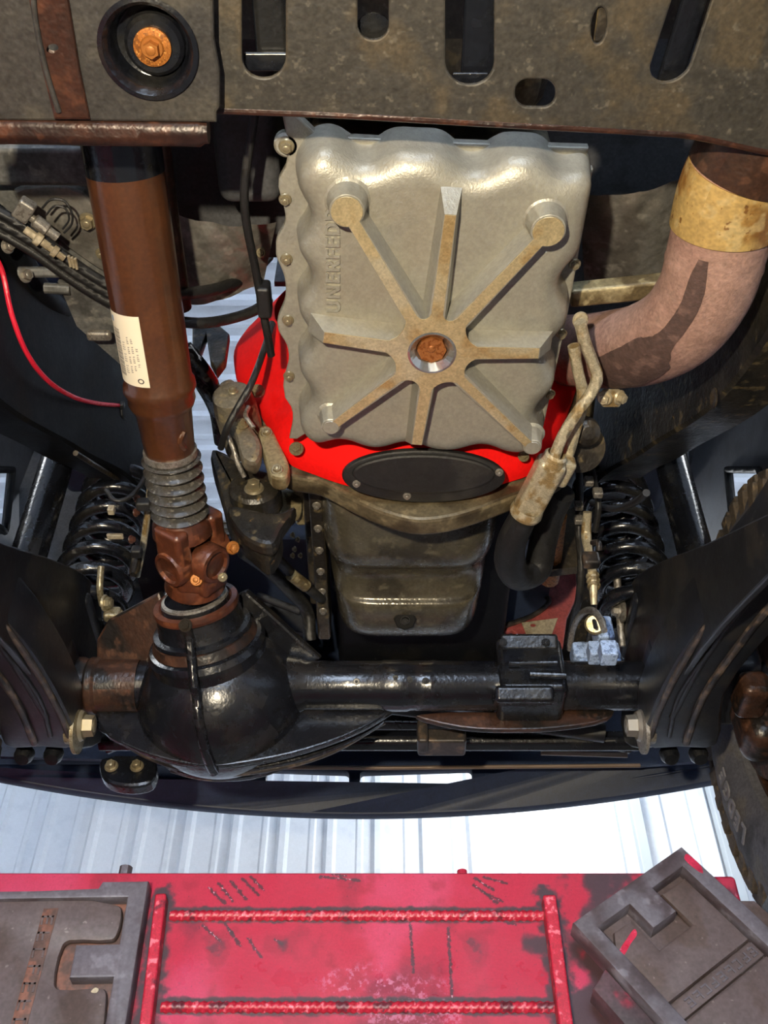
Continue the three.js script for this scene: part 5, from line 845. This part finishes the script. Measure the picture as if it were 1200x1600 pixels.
{
  const Z = -1.3, top = 0.681;
  const beam = thing('jacking_beam', 'scuffed red steel jacking beam with welded bars across its face', 'lift beam', V(-0.04, 0.36, Z));
  const B = (n, g, m, l) => part(beam, n, g, m, l);
  B('beam_body', box(V(-0.055, top - 0.16, Z - 0.1), 1.0, 0.32, 0.2, 0.006), M.beamRed);
  B('end_bracket', [box(V(0.44, top - 0.06, Z - 0.03), 0.06, 0.1, 0.08, 0.006), box(V(0.49, 0.57, Z - 0.1), 0.1, 0.05, 0.12, 0.006)], M.beamRed);
  B('end_bracket', [box(V(-0.575, 0.57, Z - 0.1), 0.08, 0.05, 0.12, 0.006)], M.beamRed);
  const rib = (a, b, w) => { const p0 = atZ(...a, Z + 0.012), p1 = atZ(...b, Z + 0.012); const L = p0.distanceTo(p1) + 0.12; const d = p1.clone().sub(p0).normalize(); return box(p0.clone().addScaledVector(d, L / 2), w, L, 0.024, 0.003, new THREE.Quaternion().setFromUnitVectors(new THREE.Vector3(0, -1, 0), d)); };
  B('guide_bar', rib([253, 1402], [230, 1598], 0.0145), M.rope, 'worn red vertical flat bar with bare metal edges');
  B('guide_bar', rib([857, 1404], [882, 1596], 0.017), M.rope, 'worn red vertical flat bar with bare metal edges');
  for (const [y, x0, x1] of [[1431, 266, 850], [1574, 252, 866]]) B('twisted_bar', sweep([atZ(x0, y, Z + 0.004), atZ(x1, y, Z + 0.004)], 0.0066, { flat: true, n: 420, rs: 10, ripple: (t, a) => 1 + 0.12 * Math.sin(2 * a + t * 330) }), M.rope, 'twisted red bar welded along the beam');
  // painted face: scuffed red paint with greasy stains round the welded bars, bare scratches and pale rubbed patches
  const x0 = -0.55, x1 = 0.44, y0 = 0.365, y1 = top - 0.004, TW = 2048, TH = 656, data = new Uint8Array(TW * TH * 4), rgh = new Uint8Array(TW * TH * 4);
  const nz = (k, x, y, sc) => { const u = ((Math.floor(x * TS / sc) % TS) + TS) % TS, v = ((Math.floor(y * TS / sc) % TS) + TS) % TS; return NZ[k][v * TS + u]; };
  const P2 = (px, py) => { const q = atZ(px, py, Z); return [q.x, q.y - EYE]; };
  const segd = (x, y, [ax, ay], [bx, by]) => { const dx = bx - ax, dy = by - ay, t = Math.max(0, Math.min(1, ((x - ax) * dx + (y - ay) * dy) / (dx * dx + dy * dy))); return Math.hypot(x - ax - dx * t, y - ay - dy * t); };
  const far = p => [p[0] + 0.0, p[1] - 0.12];
  const barsV = [[P2(253, 1402), P2(222, 1660)], [P2(857, 1404), P2(890, 1660)]], barsH = [[P2(262, 1431), P2(852, 1431)], [P2(250, 1574), P2(868, 1574)]];
  const marks = [[326, 1388, 350, 1412], [342, 1382, 364, 1410], [360, 1378, 384, 1406], [378, 1374, 404, 1400], [392, 1372, 412, 1392], [318, 1448, 344, 1472], [356, 1452, 376, 1480], [388, 1468, 408, 1498], [352, 1444, 362, 1460], [740, 1384, 776, 1412], [752, 1394, 784, 1410], [756, 1372, 792, 1382], [742, 1374, 770, 1392], [772, 1436, 804, 1446], [640, 1440, 646, 1520], [700, 1450, 706, 1560], [430, 1470, 440, 1476], [500, 1371, 560, 1377], [520, 1368, 540, 1370]].map(m => [P2(m[0], m[1]), P2(m[2], m[3])]);
  const pale = [[P2(560, 1535), 0.05, 0.022], [P2(650, 1550), 0.05, 0.02], [P2(345, 1432), 0.035, 0.008], [P2(770, 1432), 0.04, 0.008], [P2(640, 1590), 0.08, 0.015]];
  for (let j = 0; j < TH; j++) for (let i = 0; i < TW; i++) {
    const x = lerp(x0, x1, i / TW), y = lerp(y0, y1, j / TH); let c = [164, 36, 60];
    const mixc = (k, t) => { c = c.map((q, m) => lerp(q, k[m], Math.max(0, Math.min(1, t)))); };
    const n1 = nz('a', x, y, 0.5), n2 = nz('b', x + 0.13, y, 0.33), n3 = nz('d', x, y, 0.21), n4 = nz('c', x, y + 0.1, 0.27);
    mixc([180, 62, 94], sst(0.42, 0.62, n1) * 0.8); mixc([136, 26, 48], sst(0.52, 0.66, n2) * 0.6); mixc([96, 28, 44], sst(0.62, 0.74, nz('f', x, y, 0.6)) * 0.6);
    let g = 0; for (const [p, q] of barsV) { const d = segd(x, y, p, q); g = Math.max(g, sst(0.022, 0.009, d + (n4 - 0.5) * 0.022)); }
    for (const [p, q] of barsH) { const d = segd(x, y, p, q); g = Math.max(g, sst(0.0125, 0.008, d + (n4 - 0.5) * 0.006)); }
    const rx = P2(857, 1404)[0]; if (x > rx - 0.05) g = Math.max(g, sst(0.44, 0.56, n2 * 0.6 + n1 * 0.4 + Math.min(0.1, (x - rx) * 0.5)) * 0.95);
    g = Math.max(g, sst(0.66, 0.8, n2 * 0.75 + n4 * 0.25) * 0.6, sst(0.8, 0.88, n3) * 0.6);
    mixc([56, 38, 46], g);
    for (const [[px, py], w, h] of pale) { const e = ((x - px) / w) ** 2 + ((y - py) / h) ** 2; if (e < 1.6) mixc([190, 130, 158], sst(0.5, 0.68, n3 * 0.5 + n4 * 0.5) * sst(1.6, 0.3, e) * 0.6); }
    for (const [p, q] of marks) if (Math.abs(x - p[0]) < 0.12 && Math.abs(y - p[1]) < 0.12) { const d = segd(x, y, p, q); mixc([58, 44, 50], sst(0.0026, 0.0006, d + (n3 - 0.5) * 0.006) * 0.8); if (n3 > 0.66) mixc([190, 170, 180], sst(0.001, 0.0003, d)); }
    const k = (j * TW + i) * 4, gr = 1 + (nz('e', x, y, 0.2) - 0.5) * 0.14; for (let m = 0; m < 3; m++) data[k + m] = Math.max(0, Math.min(255, c[m] * gr)); data[k + 3] = 255;
    const rr = 90 + g * 50 + (n2 - 0.5) * 80; rgh[k] = rgh[k + 1] = rgh[k + 2] = Math.max(0, Math.min(255, rr)); rgh[k + 3] = 255;
  }
  const mk = (d, srgb) => { const t = new THREE.DataTexture(d, TW, TH); t.magFilter = THREE.LinearFilter; t.minFilter = THREE.LinearFilter; if (srgb) t.colorSpace = THREE.SRGBColorSpace; t.needsUpdate = true; return t; };
  const fg = new RoundedBoxGeometry(x1 - x0, y1 - y0, 0.003, 1, 0.0008); fg.translate((x0 + x1) / 2, EYE + (y0 + y1) / 2, Z + 0.0008);
  { const p = fg.attributes.position, uv = new Float32Array(p.count * 2); for (let i = 0; i < p.count; i++) { uv[i * 2] = (p.getX(i) - x0) / (x1 - x0); uv[i * 2 + 1] = (p.getY(i) - EYE - y0) / (y1 - y0); } fg.setAttribute('uv', new THREE.BufferAttribute(uv, 2)); }
  B('face_plate', fg, new THREE.MeshPhysicalMaterial({ map: mk(data, true), roughnessMap: mk(rgh, false), roughness: 1, clearcoat: 0.25, clearcoatRoughness: 0.3, bumpMap: BUMP.soft, bumpScale: 0.0004 }), 'scuffed red painted face with greasy stains and scratches');
  B('stud', lathe(atZ(196, 1362, Z - 0.02), new THREE.Vector3(0, 1, 0), [[-0.01, 0.009], [0.006, 0.009], [0.006, 0]], 12), M.padFrame);
  B('stud', lathe(atZ(722, 1362, Z - 0.02), new THREE.Vector3(0, 1, 0), [[-0.01, 0.007], [0.001, 0.007], [0.001, 0]], 12), M.beamRed);
}
// ---- rubber lift pads
function liftPad(name, label, O, ex, ey, spec) {                       // O: corner, ex and ey along the face, ez towards the viewer
  const ez = ex.clone().cross(ey).normalize();
  const o = thing(name, label, 'lift pad', O.clone(), 'rubber lift pads on the red beam');
  const mtx = new THREE.Matrix4().makeBasis(ex, ey, ez).setPosition(O);
  const shp = (pts, z0, z1, holes = [], bevel = 0.0025) => { const s = new THREE.Shape(pts.map(p => new THREE.Vector2(...p))); for (const h of holes) s.holes.push(new THREE.Path(h.map(p => new THREE.Vector2(...p)))); const d = z1 - z0, b = Math.min(bevel, d / 2 - 1e-4); const g = new THREE.ExtrudeGeometry(s, { depth: d - 2 * b, bevelEnabled: b > 0.0002, bevelSize: b, bevelThickness: b, bevelOffset: -b, bevelSegments: 2, curveSegments: 6 }); g.translate(0, 0, z0 + b); g.applyMatrix4(mtx); return fin(g, 0.5); };
  spec(o, shp, mtx); return o;
}
const rrect = (x0, y0, x1, y1, r = 0.008, n = 4) => { const o = []; for (const [cx, cy, k] of [[x1 - r, y1 - r, 0], [x0 + r, y1 - r, 1], [x0 + r, y0 + r, 2], [x1 - r, y0 + r, 3]]) for (let i = 0; i <= n; i++) { const a = (k + i / n) * Math.PI / 2; o.push([cx + r * Math.cos(a), cy + r * Math.sin(a)]); } return o; };
const cellGeoCache = new Map();
{
  // left pad hanging square on the beam; x runs left from its right edge, y down from its top
  const Z = -1.298, tr = atZ(232, 1376, Z + 0.03), br = atZ(196, 1600, Z + 0.03);
  const ey = br.clone().sub(tr).setZ(0).normalize().negate(), ez = BACK.clone(), ex = ey.clone().cross(ez);
  const O = tr.clone().setZ(Z);
  liftPad('lift_pad', 'brown rubber lift pad hung square on the red beam', O, ex, ey, (o, shp, mtx) => {
    const W = -0.25, H = -0.28;
    const inner = [[-0.024, -0.022], [-0.024, -0.083], [-0.078, -0.083], [-0.078, -0.124], [-0.024, -0.124], [-0.024, -0.27], [-0.242, -0.27], [-0.242, -0.022]];
    part(o, 'frame', shp([[0, 0], [-0.06, 0], [-0.064, -0.009], [-0.14, -0.011], [W, -0.011], [W, H], [0, H]], 0.0, 0.03, [inner]), M.padFrame);
    part(o, 'tray', shp([[-0.02, -0.018], [-0.248, -0.018], [-0.248, -0.275], [-0.02, -0.275]], 0.001, 0.010), M.padRust);
    part(o, 'raised_panel', shp(smoothPts([[-0.04, -0.027], [-0.031, -0.034], [-0.0305, -0.066], [-0.036, -0.074], [-0.09, -0.0745], [-0.0965, -0.08], [-0.0965, -0.128], [-0.09, -0.1335], [-0.036, -0.134], [-0.0305, -0.142], [-0.0305, -0.258], [-0.04, -0.266], [-0.238, -0.266], [-0.238, -0.027]], 3), 0.009, 0.022, [], 0.004), M.padBrown);
    part(o, 'letter_strip', shp([[-0.112, -0.032], [-0.131, -0.032], [-0.142, -0.26], [-0.122, -0.26]], 0.0205, 0.0228, [], 0.0003), M.padRust, 'rusty strip of worn raised characters');
    for (let i = 0; i < 9; i++) { const y = -0.042 - i * 0.021, x = -0.1155 - i * 0.0009, k = (i * 5) % 4; const bars = [[[x, y], [x - 0.015, y - 0.0025]], [[x, y], [x - 0.0025, y - 0.012]], [[x - 0.006, y], [x - 0.0085, y - 0.011]], [[x - 0.0125, y], [x - 0.015, y - 0.012]]].filter((_, j) => j !== k || j === 0); part(o, 'raised_character', merge(bars.map(([p, q]) => shp([[p[0], p[1]], [q[0], p[1]], [q[0], q[1]], [p[0], q[1]]], 0.0222, 0.0238, [], 0.0002))), M.padBrown); }
    for (const [x, y] of [[-0.046, -0.1365]]) part(o, 'paint_chip', shp(smoothPts([[x - 0.004, y - 0.002], [x + 0.003, y - 0.003], [x + 0.005, y + 0.001], [x, y + 0.003]], 3), 0.0215, 0.023, [], 0.0003), M.bone);
  });
  // tilted pad leaning on the beam's other end
  const plP = PL(V(0.36, 0.6, -1.235), new THREE.Vector3(0.0, 0.12, 1));
  const A = hit(1065, 1322, plP), L = hit(895, 1441, plP), R = hit(1212, 1560, plP);
  const ex2 = A.clone().sub(L).normalize(); let ey2 = A.clone().sub(R); ey2.addScaledVector(ex2, -ey2.dot(ex2)).normalize();
  const wid = A.distanceTo(L), O2 = A.clone().addScaledVector(plP.n, -0.03);
  liftPad('lift_pad', 'tilted brown rubber lift pad leaning on the end of the red beam', O2, ex2, ey2, (o, shp, mtx) => {
    const W = -wid, H = -0.33, t = 0.022;
    const inner = [[-t, -t], [-0.077, -t], [-0.077, -0.062], [-0.118, -0.062], [-0.118, -t], [W + t, -t], [W + t, H + 0.01], [-t, H + 0.01]];
    part(o, 'frame', shp([[0, 0], [W, 0], [W, H], [0, H]], 0, 0.03, [inner]), M.padFrame);
    part(o, 'tray', shp([[-0.015, -0.015], [W + 0.015, -0.015], [W + 0.015, H + 0.005], [-0.015, H + 0.005]], 0.001, 0.008), M.padBrown);
    part(o, 'raised_panel', shp([[-t - 0.003, -0.03], [-0.068, -0.03], [-0.068, -0.082], [-0.126, -0.082], [-0.126, -0.034], [-0.126 - 0.03, -0.034], [W + t + 0.003, -0.05], [W + t + 0.003, -0.135], [-t - 0.003, -0.135]], 0.007, 0.019, [], 0.004), M.padBrown);
    part(o, 'letter_strip', shp([[-t - 0.003, -0.138], [W + t + 0.003, -0.138], [W + t + 0.003, -0.158], [-t - 0.003, -0.158]], 0.007, 0.0165, [], 0.001), M.padBrown);
    for (let i = 0; i < 9; i++) { const x = -0.03 - i * (wid - 0.07) / 9, y = -0.142, k = (i * 5) % 4; const bars = [[[x, y], [x - 0.002, y - 0.012]], [[x, y], [x - 0.009, y - 0.002]], [[x, y - 0.005], [x - 0.008, y - 0.007]], [[x, y - 0.01], [x - 0.009, y - 0.012]]].filter((_, j) => j !== k || j === 0); part(o, 'raised_character', merge(bars.map(([p, q]) => shp([[p[0], p[1]], [q[0], p[1]], [q[0], q[1]], [p[0], q[1]]], 0.016, 0.0178, [], 0.0002))), M.padFrame); }
    part(o, 'raised_panel', shp([[-t - 0.003, -0.161], [W + t + 0.003, -0.161], [W + t + 0.003, -0.245], [-t - 0.003, -0.245]], 0.007, 0.019, [], 0.003), M.padBrown);
    for (let i = 0; i < 8; i++) for (let j = 0; j < 3; j++) { const x = -t - 0.006 - i * (wid - 0.056) / 8, y = -0.252 - j * 0.022; part(o, 'grip_block', shp(rrect(x - 0.011, y - 0.017, x, y, 0.002, 2), 0.007, 0.019, [], 0.002), M.padBrown); }
    part(o, 'paint_smear', shp(smoothPts([[-0.132, -0.046], [-0.15, -0.05], [-0.172, -0.058], [-0.17, -0.063], [-0.15, -0.057], [-0.134, -0.052]], 4), 0.0185, 0.0196, [], 0.0002), M.beamRed, 'smear of red paint');
    part(o, 'paint_smear', shp(smoothPts([[-0.004, -0.012], [-0.012, -0.016], [-0.009, -0.044], [-0.003, -0.036]], 4), 0.0295, 0.0306, [], 0.0002), M.beamRed, 'smear of red paint');
    part(o, 'back_lug', shp([[0.004, -0.08], [0.032, -0.1], [0.032, -0.2], [0.0, -0.2], [0, -0.1]], -0.012, 0.006), M.padBrown);
    part(o, 'side_lug', shp([[W, -0.06], [W - 0.03, -0.07], [W - 0.03, -0.2], [W, -0.22]], -0.02, 0.012), M.beamGrime);
  });
}
shadows(scene);
renderer.render(scene, camera);
